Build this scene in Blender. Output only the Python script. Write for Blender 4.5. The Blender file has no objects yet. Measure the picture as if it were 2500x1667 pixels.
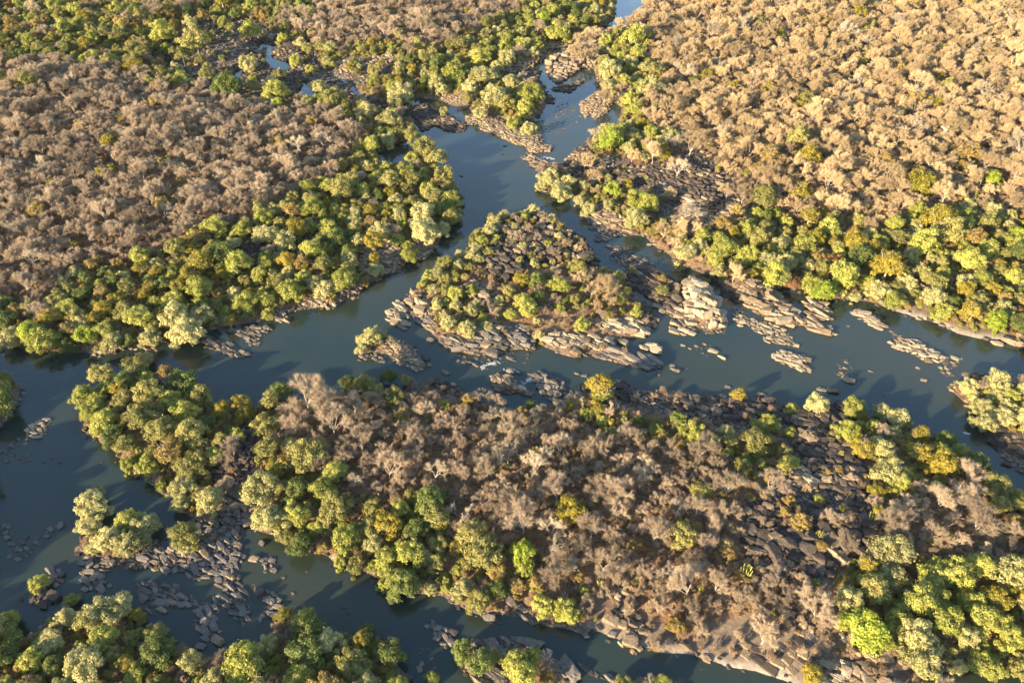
# River confluence in dry woodland, seen from the air. All positions are metres on the ground (x east, y away from the camera, z up, water at z = 0).
import bpy, math, random
import numpy as np
from mathutils import Vector, Matrix

scene = bpy.context.scene
COL = scene.collection
R = math.radians
rng = np.random.default_rng(7)
random.seed(7)

# ------------------------------------------------------------------ camera
CAM_H, PITCH, FPX = 200.0, R(40), 1960.0
cam_data = bpy.data.cameras.new('camera')
cam_data.sensor_width = 36.0
cam_data.lens = 36.0 * FPX / 2500.0
cam_data.clip_start = 1.0
cam_data.clip_end = 12000.0
camera = bpy.data.objects.new('camera', cam_data)
camera.location = (0, 0, CAM_H)
camera.rotation_euler = (R(90) - PITCH, 0, 0)
COL.objects.link(camera)
scene.camera = camera

# ------------------------------------------------------------------ sky, sun, exposure
SUN_EL, SUN_TRAVEL = R(15), R(49)          # sunlight travels 49 degrees to the right of straight ahead
world = bpy.data.worlds.new('World')
scene.world = world
world.use_nodes = True
wn = world.node_tree.nodes
wl = world.node_tree.links
wn.clear()
sky = wn.new('ShaderNodeTexSky')
sky.sky_type = 'NISHITA'
sky.sun_disc = False
sky.sun_elevation = SUN_EL
sky.sun_rotation = SUN_TRAVEL + math.pi
sky.altitude = 600
sky.air_density = 1.0
sky.dust_density = 0.25
sky.ozone_density = 1.2
bg = wn.new('ShaderNodeBackground')
bg.inputs['Strength'].default_value = 0.125
wo = wn.new('ShaderNodeOutputWorld')
wl.new(sky.outputs[0], bg.inputs['Color'])
wl.new(bg.outputs[0], wo.inputs['Surface'])
sun_data = bpy.data.lights.new('sun', 'SUN')
sun_data.energy = 5.0
sun_data.angle = R(0.5)
sun_data.color = (1.0, 0.82, 0.555)
sun = bpy.data.objects.new('sun', sun_data)
sdir = Vector((math.sin(SUN_TRAVEL) * math.cos(SUN_EL), math.cos(SUN_TRAVEL) * math.cos(SUN_EL), -math.sin(SUN_EL)))
sun.rotation_euler = sdir.to_track_quat('-Z', 'Y').to_euler()
sun.location = (-300, -200, 300)
COL.objects.link(sun)
scene.view_settings.view_transform = 'Standard'
scene.view_settings.look = 'None'
scene.view_settings.exposure = 2.2
scene.view_settings.gamma = 1.0
scene.view_settings.use_curve_mapping = False
scene.render.engine = 'CYCLES'
scene.cycles.max_bounces = 6
scene.cycles.diffuse_bounces = 3
scene.cycles.glossy_bounces = 2
scene.cycles.transmission_bounces = 3
scene.cycles.caustics_reflective = False
scene.cycles.caustics_refractive = False
scene.cycles.use_denoising = True
scene.cycles.denoiser = 'OPENIMAGEDENOISE'
scene.cycles.denoising_input_passes = 'RGB_ALBEDO_NORMAL'
scene.cycles.denoising_prefilter = 'ACCURATE'

# ------------------------------------------------------------------ survey of the place (metres)
LAND = {
 'left bank': [(-265.7,239.2),(-229.8,237.7),(-197.8,237),(-184.4,232.6),(-174.2,232.6),(-163.6,231.7),(-155.2,230.5),(-148.7,234.3),(-144.1,235.5),(-138.9,233.8),(-134.3,237),(-130.9,238.7),(-122.9,241),(-116.8,246),(-111.4,247.8),(-104,250.7),(-96.7,252.3),(-92.7,253.6),(-84.5,259.5),(-73.1,260.1),(-67.9,266.5),(-67.5,266.2),(-63.8,269.9),(-61.5,275.4),(-54.8,282),(-48.7,285.3),(-46.9,291.9),(-38,295.1),(-34.7,302.6),(-31.5,314.1),(-28.5,321.2),(-25.3,330.3),(-27.9,349.6),(-33.1,368.2),(-39.7,384.6),(-46.1,393.9),(-49.8,391.1),(-54.7,381.5),(-61.1,374.8),(-67.5,375.7),(-72.7,382.8),(-71.5,395.4),(-61.8,407.5),(-55.8,410),(-53.3,420.1),(-55.6,429.6),(-61.8,437.7),(-67,444.4),(-75.4,454.7),(-84.9,461.7),(-94.4,467.7),(-102.8,489.6),(-117.4,499.4),(-129,520),(-143.1,557.4),(-147.8,599),(-149.2,635.9),(-152.9,655.7),(-166.8,721.5),(-185.1,798.7),(-812.2,798.7),(-458.2,433.4)],
 'upper middle bank': [(-186.2,798.7),(-163,721.5),(-151,655.7),(-150.2,626.3),(-147.1,595.5),(-139.7,555.8),(-127.2,521.5),(-116.5,503.4),(-101.7,492.8),(-92.1,472.6),(-84.2,465.9),(-73.8,461.7),(-66.9,454.7),(-60.5,461.7),(-57.2,468.9),(-47,464.7),(-41,467.7),(-34.4,460.5),(-26.8,454.7),(-19.8,464.7),(-14.9,467.7),(-15.4,489.6),(-9.1,498.1),(-3.9,505.5),(7.4,511),(16.4,520.7),(21.6,530.8),(24.1,550.4),(37.8,559),(50.8,570.2),(61.6,586.9),(75.8,610.6),(82.1,655.7),(91.1,721.5),(102,798.7)],
 'upper green islet': [(-24.1,450.1),(-18.7,470.7),(-12.7,484.4),(-1,495.5),(8.2,490.9),(20.3,481.3),(22.5,470.7),(19.5,454.7),(14.3,441.6),(11.7,433.4),(3.5,430.7),(-1.2,429.1),(-5.9,438.8),(-14.3,443.3),(-21.5,443.3)],
 'right bank': [(147.3,798.7),(117,687.3),(110.4,655.7),(100.6,634),(91,610.6),(82.5,594.6),(73.3,585.2),(57.4,566.9),(49,557.4),(41.7,543.5),(36.7,527.2),(38.8,511.6),(45.3,514.4),(53.3,514.4),(53.5,499.4),(54.8,484.4),(55.1,472.6),(50.9,467.7),(46,458.2),(43.9,448.9),(48.3,450.1),(56.2,457),(61.5,461.7),(65.2,454.7),(64,438.8),(57.8,423.8),(49.4,417.6),(42.9,410),(38.5,402.1),(31.6,390.6),(26.2,381.5),(20.3,379.2),(13.7,370.4),(13.1,362.7),(18.8,350.8),(29.1,349.2),(33.1,342.1),(34.8,326.6),(41.3,321.9),(50.5,315.8),(54.2,313.4),(60.3,313.1),(62.9,306.6),(68.5,299.6),(71.8,294.7),(76.9,286.9),(83,282.3),(88.1,275.7),(88.4,267.9),(92.7,263.4),(98.8,260.6),(105,265.6),(111.7,272.5),(118.8,273.4),(124.4,271),(129.1,266.2),(135.2,265.6),(141.2,265.3),(148.3,262.8),(154.6,258.4),(161.1,253.6),(170.7,247.8),(174.4,242.7),(181.5,239.2),(193,239.2),(195.8,235.5),(202.7,234.3),(234.3,231.9),(354.2,274.2),(774.4,798.7)],
 'triangle island': [(-17,310.8),(-20.2,304.4),(-26.8,292),(-37.7,277),(-40.7,274.4),(-43.1,268.2),(-42.1,264.1),(-39.8,258.1),(-40,253.3),(-35.3,247.6),(-30.3,243),(-27,237.1),(-25.1,234.5),(-15.9,230.7),(-5.7,230.6),(-0.7,233.9),(8.1,234.2),(7.9,239.8),(9.6,238.5),(13,234.9),(17.9,231.4),(24.5,229),(27.5,231.9),(33.6,230.6),(38.8,225.9),(51,221.5),(55.5,225.9),(50.4,229.7),(41.8,233.2),(39.3,237.1),(42.5,240.2),(48.3,240.7),(54.4,244.8),(57.8,250.4),(57.5,257.1),(53.6,264.6),(48.8,271.1),(47.8,275.5),(43.1,277),(37.8,287.5),(35.7,302.6),(29.8,313.6),(24.1,322.5),(20.1,326.5),(13.2,331.1),(9,332.5),(-0.9,331.1),(-10,327.8),(-13.3,322.5),(-15.6,317.4)],
 'rocky ridge': [(48.5,279.9),(51.3,287.8),(55.5,290),(59.2,288.1),(66,282.6),(69.5,276.6),(76.5,277.2),(80.1,276),(82.6,267.9),(84.6,260.9),(85.2,251.5),(83.8,246),(77.3,244.2),(72.9,246.8),(67.8,250.4),(64.8,257.4),(60.5,262),(56.3,268.5),(51.8,274.2)],
 'bushy islet': [(-59.7,234),(-55.5,236.2),(-49.4,238),(-45.6,239.8),(-40,235.4),(-35.1,228.9),(-31.8,225.9),(-35.4,222.2),(-42.3,225.5),(-46.8,230.6),(-53.2,232.3),(-58.2,231.4)],
 'foreground island': [(-148.2,194.9),(-151.3,204.1),(-147.5,212.6),(-140.4,217),(-129.4,215.8),(-119.1,211.5),(-107,204.1),(-99.4,199),(-87.5,204.1),(-79.3,206.2),(-64.9,206.2),(-56.9,210.4),(-46.8,210.4),(-36.5,209.4),(-29.9,214.7),(-20.8,211.5),(-14.6,206.2),(0,200),(14.4,201),(24.3,208.3),(28.2,212.6),(34.4,214.7),(38.7,212.6),(42.9,211.1),(58.9,208.9),(73,205.8),(87,203.1),(97.3,199),(102.8,199),(114.7,198),(125.1,196),(135.9,191.1),(139.6,188.2),(144.3,185.4),(149.2,180.8),(153.5,176.3),(153.6,168.5),(155.6,161.9),(161.7,155.5),(176.8,144.2),(189.7,126.3),(197.1,104.7),(153.8,103.6),(133.1,104.7),(123,105.8),(111.3,106),(108.2,103.6),(110.2,98.2),(106.6,92),(83.2,95.1),(74.1,99.3),(70.8,102.3),(62,105),(54.6,107.3),(47.3,109.8),(38.8,110.4),(35.2,112.6),(30.4,113.2),(24,115.9),(21.3,117),(19.2,115.8),(12.8,117.5),(9.6,117.9),(3.6,120.2),(1.6,119.7),(-8.3,121.8),(-15.8,124.5),(-19.2,126.8),(-25.1,127),(-30.7,128.3),(-36.4,130.5),(-42,134.6),(-47.7,136.4),(-52.2,137.6),(-55.6,141.3),(-60,142.1),(-65.7,143.4),(-68.9,146.8),(-76.9,149.2),(-81,151.2),(-86.6,153.5),(-93.2,154.4),(-98.2,154.4),(-101.1,156.3),(-107.9,163.2),(-113.9,165.5),(-123.7,173.1),(-132.5,181.7),(-139.4,185.4),(-146.6,191.1)],
 'right edge bank': [(157.7,212.8),(160.7,214.7),(166.4,215.8),(169.1,218.7),(174.5,219.8),(176.6,216.1),(184.2,215),(195.9,214.7),(228.5,209.3),(230.2,189.2),(196.3,156.3),(178.7,161.1),(168.7,166.8),(165.7,172.5),(163.4,174.9),(162.3,180.8),(161.5,185.4),(160.7,189.2),(161.8,194),(164.4,198.6),(163.8,203.1),(160.6,204.1),(159.6,208.5)],
 'left edge bank': [(-232.1,220.4),(-186,217),(-179.8,214.8),(-177.2,213.7),(-177.2,212.6),(-175.4,205.5),(-175.4,198.2),(-176,192.5),(-179.9,183.6),(-195,176.3),(-222.3,172.8)],
 'twin tree islet': [(-128.8,145.1),(-126.1,146.7),(-120.1,147.2),(-114.1,148),(-109.3,148.3),(-105.9,146.7),(-103.5,143),(-100.4,144),(-94.1,145.1),(-90.7,147.2),(-86.4,149.4),(-84.5,147.2),(-86.9,143),(-88.3,138.8),(-91.6,136.8),(-97.8,138.8),(-102.7,137.8),(-107,137.8),(-112.4,138.3),(-116.7,138.3),(-122.5,139.9),(-126.6,141.4)],
 'bottom left bank': [(-178.2,121.6),(-137.1,117.9),(-131.7,114),(-129.6,116.2),(-126.7,119.6),(-121.9,122.3),(-117.1,120.3),(-111.2,121.6),(-105.9,122.8),(-99,116.8),(-92.3,113.9),(-87.5,112.8),(-85.7,111.9),(-80.8,110),(-77,109),(-73.9,109.5),(-69.8,110.1),(-65.5,110.1),(-65.3,116.2),(-66,122.5),(-61.1,122.9),(-57.9,121.1),(-53.5,116.5),(-45.8,116.3),(-42.5,115.5),(-35,113.2),(-31.2,107.3),(-26.3,103.7),(-23.7,98.8),(-28.2,95.2),(-60.1,88.6),(-157.9,88.6)],
 'bottom islet': [(-14.9,107.7),(-14.2,110.7),(-11.2,112.3),(-7.2,111.9),(-2.4,110.7),(0.3,113.6),(4.7,112.8),(8.6,110.7),(13.2,107.7),(16.4,103.7),(17,101.3),(12.7,99),(-2.3,98.2),(-10,101.3)],
 'bottom corner islet': [(26.9,101.3),(32,102.5),(41.5,102.1),(44.3,100.5),(40.8,97.5),(27.6,97.5)],
 'off left island': [(-173.5,176.3),(-165.9,156.3),(-155.1,139.9),(-155.4,128.9),(-183.6,127.6),(-228.1,181.7),(-199.1,183.6)],
 'bush rock islet': [(-136.2,127.1),(-132.4,129),(-128.4,128.5),(-127.9,125.2),(-130.8,123.6),(-134.7,124.8)],
}
POOL = [
 [(-228.2,510.3),(-231.7,527.5),(-229.3,533.4),(-221.2,517.9),(-218.3,504.7)],
 [(-175.1,540),(-174.1,560.7),(-162.4,556.5),(-162.2,536),(-145.1,522.2),(-145.1,508.7),(-155,510.6),(-165.8,532.1)],
 [(-177.5,491.1),(-178.6,511.1),(-174.7,518.6),(-173,503.8),(-173.3,485.9)],
 [(-131.1,471.2),(-131.9,495),(-122.8,484.7),(-116.2,464.6),(-126.4,467.9)],
]
GREEN = [
 ('left bank belt', {'lime': 3, 'olive': 4, 'pale': 2, 'yellow': 2, 'deep': 2, 'gold': 1, 'bare': 0.7}, 1.25, 4.5, 10, [(-261.1,267.4),(-205.8,257.6),(-189.3,257.6),(-185.1,279.1),(-166.6,285.2),(-151.2,291.5),(-140.9,304.6),(-118.3,316.6),(-117.1,327.5),(-107.2,335),(-91.6,356.9),(-84.1,374.1),(-83.3,397.3),(-72.7,417.3),(-58.5,412.2),(-51.3,407.1),(-25.2,374.1),(-18.8,318.4),(-35.8,294.7),(-47.4,285.2),(-63.4,263.1),(-83.4,254.9),(-109.7,243.2),(-126,234.4),(-138.3,229.6),(-160.4,227.3),(-192.7,230.8),(-239,230.8)]),
 ('left braids', {'olive': 4, 'pale': 2, 'lime': 2, 'deep': 1.5, 'gold': 1, 'bare': 1}, 0.45, 4, 9, [(-236.7,584),(-192.1,592.7),(-158.9,575.5),(-138.4,559.1),(-128.4,507),(-99.7,474.2),(-68.9,444.4),(-55,422.5),(-55,399.7),(-70.5,399.7),(-92.5,427.9),(-112.2,447.3),(-157.4,456),(-203.9,480.5),(-230.4,514)]),
 ('far left green', {'olive': 4, 'lime': 2.5, 'deep': 2, 'gold': 2, 'yellow': 1, 'bare': 2.5}, 1.0, 5, 11, [(-505.4,620),(-407.3,670.2),(-382.9,703.5),(-311.8,703.5),(-254.2,620),(-229.1,639.3),(-201.4,681),(-161.8,681),(-144.8,592.7),(-192.1,592.7),(-228.2,575.5),(-201.7,543.4),(-201.4,480.5),(-212.3,468),(-259.4,500.2),(-304.6,514),(-428.1,500.2)]),
 ('upper middle green', {'olive': 4, 'lime': 3, 'pale': 2, 'yellow': 1.5, 'deep': 1, 'bare': 1}, 0.85, 4, 9.5, [(-132.6,543.4),(-116.1,543.4),(-80.1,543.4),(-41.5,543.4),(-14.6,584),(15.7,639.3),(42.9,681),(94.9,703.5),(78.3,592.7),(41.7,547.3),(21.8,532.1),(0,490.2),(-14.4,450.2),(-26.1,444.4),(-55.7,456),(-69.2,447.3),(-98.2,480.5),(-120.6,507)]),
 ('upper green islet', {'pale': 4, 'lime': 3, 'olive': 1}, 0.9, 5, 9, [(-23.3,442.5),(-17.9,463.5),(-5.7,486.1),(1.7,489.6),(11.5,474.6),(19.6,472.4),(18.1,452.8),(10.9,436.4),(6.6,432.5),(-1,422.8),(-7,436.4),(-13.8,436.4)]),
 ('right bank head', {'lime': 3, 'pale': 3, 'olive': 3, 'yellow': 1, 'bare': 0.8}, 1.05, 4.5, 10, [(59.1,536.4),(74.8,573.6),(86.6,576.7),(93.3,556),(85.5,517.9),(97.2,512.8),(93.3,479),(81,461.2),(71.9,444.3),(65.4,416.9),(73,418.8),(87.3,409.5),(81.8,378.5),(75.2,375.2),(61.5,381.8),(43.1,383.4),(42.7,398.8),(52.5,418.8),(59.4,422.6),(64,450.5),(71.4,470),(57.3,472.2),(53.6,493)]),
 ('right bank mid', {'lime': 2.2, 'pale': 2.6, 'olive': 2.6, 'yellow': 1, 'gold': 1, 'bare': 1.6}, 0.5, 3.5, 8, [(13,355.1),(19.6,373.6),(28.4,368.9),(32,353.6),(56.2,375.2),(69.9,375.2),(79.4,362.6),(81.7,344.8),(73.3,317.7),(79.6,310.1),(75.3,305.1),(56.5,313.8),(47.8,328.2),(34.7,340.6),(28.6,344.8)]),
 ('right bank belt', {'lime': 4.5, 'olive': 4, 'pale': 3, 'yellow': 1.2, 'deep': 1.0, 'gold': 0.25, 'rust': 0.08}, 1.25, 4.5, 9.5, [(73.6,307.4),(80.4,300.1),(88.9,307.4),(106.4,311.1),(112.3,325.3),(121,326.6),(127.5,320),(136,316.1),(149.3,311.1),(150.8,307.4),(166.8,307.4),(180.3,318.7),(190.2,326.6),(198.7,330.6),(214.4,326.6),(220.3,322.6),(247.7,322.6),(270.8,314.9),(224.3,232.8),(194.1,233.7),(186.8,236.3),(171.4,239.9),(162.2,245.4),(152.1,255.8),(138.6,261.8),(126.6,261.8),(118.4,266.9),(110.4,268.9),(93.6,276.3),(83.4,288.5),(75.6,295.4)]),
 ('foreground head', {'olive': 5, 'lime': 3, 'yellow': 1.5, 'pale': 1.5, 'deep': 1.5, 'gold': 1.2}, 1.3, 5, 10.5, [(-151.5,202),(-152.4,214.8),(-142.8,222.6),(-128.9,221.5),(-114.5,213.7),(-101,202),(-86.1,205.1),(-79.7,202),(-81.6,192),(-82.1,182.6),(-91.4,177.1),(-94.7,170.1),(-89.8,161.8),(-87.6,153.9),(-95.8,152.3),(-107,160.2),(-118.8,168.4),(-133.2,178.9),(-144.4,188.2)]),
 ('foreground south belt', {'olive': 4, 'lime': 3.5, 'pale': 2, 'yellow': 1.5, 'gold': 1.2, 'deep': 1}, 1.2, 5, 10.5, [(-83.5,165.9),(-81.7,179.8),(-73.7,179.8),(-60.6,174.5),(-51.9,161),(-43.2,153.1),(-31.5,159.4),(-20,157.8),(-16.9,145.6),(-8.4,144.1),(2.4,138.4),(8,130.3),(9,125.1),(1.1,122.5),(-6.7,122.5),(-19.1,125.1),(-35.2,127.6),(-47.6,134.3),(-61.5,139.8),(-72.3,145.6),(-80.6,154.7)]),
 ('foreground north green', {'olive': 2.5, 'deep': 2, 'lime': 2, 'pale': 1, 'gold': 1}, 0.7, 3, 6, [(32.3,196),(48.9,194),(62.2,190.1),(72.1,184.5),(87.5,180.8),(87.8,166.8),(76.7,163.5),(67.9,177.2),(53.8,180.8),(42.2,184.5),(23.4,188.2)]),
 ('foreground east green', {'pale': 3, 'lime': 3, 'olive': 3, 'yellow': 0.5, 'deep': 1.5, 'gold': 0.3, 'bare': 0.6}, 1.0, 4, 9, [(116.2,199),(126.8,197),(136.9,190.1),(144.6,179),(154.2,173.6),(153.4,163.5),(162.6,153.9),(171.6,139.1),(159.8,139.1),(149,146.4),(143,160.2),(131,161.8),(119.1,157),(108.9,160.2),(110.7,173.6),(110.8,186.3)]),
 ('foreground corner wood', {'lime': 4, 'pale': 3, 'yellow': 1, 'olive': 3, 'gold': 0.2}, 1.45, 5.5, 11, [(90.4,126.3),(94,134.3),(105.1,142.7),(117,142.7),(121.9,134.3),(131.2,134.3),(139.9,132.9),(153.2,127.6),(161.3,110.5),(149.8,101.6),(129.7,102.6),(120.3,104.8),(108.2,106),(98.9,109.3),(91.9,110.5),(88.8,117.6)]),
 ('right edge bank', {'pale': 5, 'lime': 1.5, 'olive': 1.5}, 1.25, 5, 9, [(157,209.8),(161.8,209.8),(164.5,205.2),(170.2,209.8),(175.1,211.3),(191,211.3),(202.3,202.9),(188.8,178.6),(175,179.9),(169.8,183.9),(163.6,186.6),(160.9,192.8),(159.2,199.3),(156,203.7)]),
 ('left edge bank', {'lime': 2, 'deep': 2.5, 'olive': 3}, 1.3, 5, 10, [(-249.8,223.8),(-189.3,223.8),(-180.5,218.1),(-174.7,210.4),(-172.9,199),(-173.8,192.1),(-195.2,180.8),(-220.9,179)]),
 ('bottom left wood', {'olive': 4, 'lime': 3, 'pale': 2, 'deep': 2, 'bare': 1, 'gold': 0.8}, 1.0, 4.5, 9.5, [(-175.9,122.1),(-138.7,120.3),(-133,116.8),(-126.5,118.1),(-123,123.9),(-117,122.1),(-112,123.9),(-106.8,123.9),(-99.2,118.5),(-92.1,115),(-88,112),(-87.4,107.9),(-79.8,104.3),(-75.3,101.9),(-72.6,98.8),(-71,92.8),(-157.9,92.8)]),
 ('bottom point wood', {'olive': 4, 'deep': 3, 'pale': 2, 'lime': 2, 'gold': 1, 'bare': 1}, 1.1, 5, 10, [(-71.8,100.6),(-72.4,107.3),(-67.8,110.2),(-63.4,111),(-59.4,112.3),(-53.8,117.5),(-44.5,116.6),(-35.2,114.9),(-31,109),(-25.7,105.3),(-24.1,100.6),(-27.4,93.1),(-69.5,92.3)]),
 ('triangle island west fringe', {'pale': 4, 'lime': 2, 'olive': 2}, 1.35, 3.8, 6.8, [(-13.5,332.2),(-2.3,330.8),(-5.5,311.4),(-10.5,291),(-19,279.9),(-26.9,265.2),(-36.8,267.2),(-40.6,275.6),(-30.1,286.5),(-19.3,301.6)]),
 ('triangle island south trees', {'pale': 3, 'lime': 2.5, 'olive': 1.5, 'bare': 0.6}, 0.85, 3.6, 6.8, [(-31.6,263.1),(-18.5,267.2),(-12.1,259.1),(-0.7,269.3),(8.3,259.1),(12.5,242),(5.1,249.5),(-3.6,249.5),(-13.2,236.6),(-21.8,238.4),(-29.5,242),(-32.1,254.2)]),
 ('triangle island east scrub', {'bare': 4, 'olive': 2, 'lime': 1.5, 'gold': 1.5}, 0.75, 3.2, 6.5, [(13.6,275.6),(25.3,284.3),(45.1,279.9),(52.3,256.2),(50,247.6),(31.5,249.5),(18.8,253.3),(13.1,259.1)]),
 ('triangle island top scrub', {'bare': 2.5, 'gold': 1.8, 'pale': 3, 'olive': 2}, 0.85, 2.2, 4.2, [(-2.9,327.1),(11.9,333.9),(21.9,321.9),(36.1,292.5),(25.4,285.7),(11.2,281.3),(1.2,294.8),(-5.4,301.9)]),
 ('off left island', {'olive': 4, 'lime': 2, 'pale': 2, 'deep': 2}, 1.4, 9, 13, [(-170.9,171),(-162.2,151.6),(-151.6,135.7),(-152.6,126.3),(-179.7,126.3),(-218.6,176.3)]),
]
DRYCLEAR = [
 [(43.8,112.3),(58.4,119.8),(66.5,121.6),(70,115.8),(82.4,114.5),(89.7,116.2),(95.1,111.9),(103.4,107.7),(115.3,103.7),(98,98.2),(67.9,98.2),(43.3,109)],
 [(81.6,131.9),(90.9,131.9),(91.7,129),(87.5,126.2),(91.4,121.6),(88,121.1),(85.7,125.7)],
 [(21.9,126.2),(30.5,124.8),(36.6,120.6),(47.5,114.9),(48.4,109),(35.1,111.9),(21.6,117.1)],
 [(153.7,264.2),(165.4,259.5),(175.6,248.1),(191.4,243.7),(202.7,240.5),(199.6,234.3),(182.1,237.2),(169.8,246),(156.7,254.1)],
]
ROCKY = [
 [(68.9,151.6),(76.2,156),(80.9,160.1),(92.9,160.1),(95,151.6),(96,143),(95.2,138.8),(91,130.9),(85.5,125.2),(79.3,132.9),(70.6,131.9),(66.6,138.8)],
 [(25.4,379.9),(34.5,403.6),(42.6,393.2),(42.5,371.9),(32.7,361.1)],
 [(-242.8,599),(-195.9,603.4),(-172.9,581.8),(-150.2,557.4),(-131.7,520),(-102.3,486.4),(-67.6,450.1),(-68.8,438.8),(-98.4,461.7),(-124.1,480),(-155,461.7),(-174.7,461.7),(-216,506.2),(-233.9,520),(-232.4,557.4)],
 [(-128,294.7),(-126.6,304.2),(-119.1,311.5),(-110.3,317.8),(-96.1,315.3),(-89.9,300.6),(-100.1,286.7),(-108.9,283.4),(-121.3,284.5)],
 [(36.6,383.7),(54.3,388.3),(65.7,374.8),(84.1,383.7),(99.5,397.7),(108.2,374.8),(113.2,349.6),(112.1,326.6),(97.1,319.4),(87,326.6),(74.3,319.4),(67.6,326.6),(61.7,341.7),(39.6,366.1)],
 [(-4.3,323.8),(13.3,334.5),(22.2,326.5),(29.6,311.1),(35.5,299),(37.3,288.6),(21.8,288.6),(11.9,282),(1.1,279.8),(-3.9,274.4),(-12.8,279.8),(-11.9,295.5),(-6.9,307.4)],
 [(25,208.3),(37.2,212.6),(58.6,207.2),(79.9,204.1),(102.3,201),(116.1,199),(114.8,181.7),(113.7,162.7),(108.5,144.2),(95.6,134.3),(84.6,141.3),(77.5,147.1),(71.7,148.6),(77.9,164.3),(90.1,171.1),(89.7,185.4),(74.3,191.1),(56.7,195),(33.2,202)],
 [(-28.5,215.8),(-19.3,211.5),(-14.6,205.1),(-21.8,204.1),(-31,209.3)],
 [(-101.9,179.9),(-93.1,193),(-85.1,195),(-82.4,183.6),(-83,169.4),(-89.1,162.7),(-95.7,167.7)],
 [(-127.8,499.4),(-105.9,527.2),(-78,520),(-74.9,492.8),(-96.2,480)],
]
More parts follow.
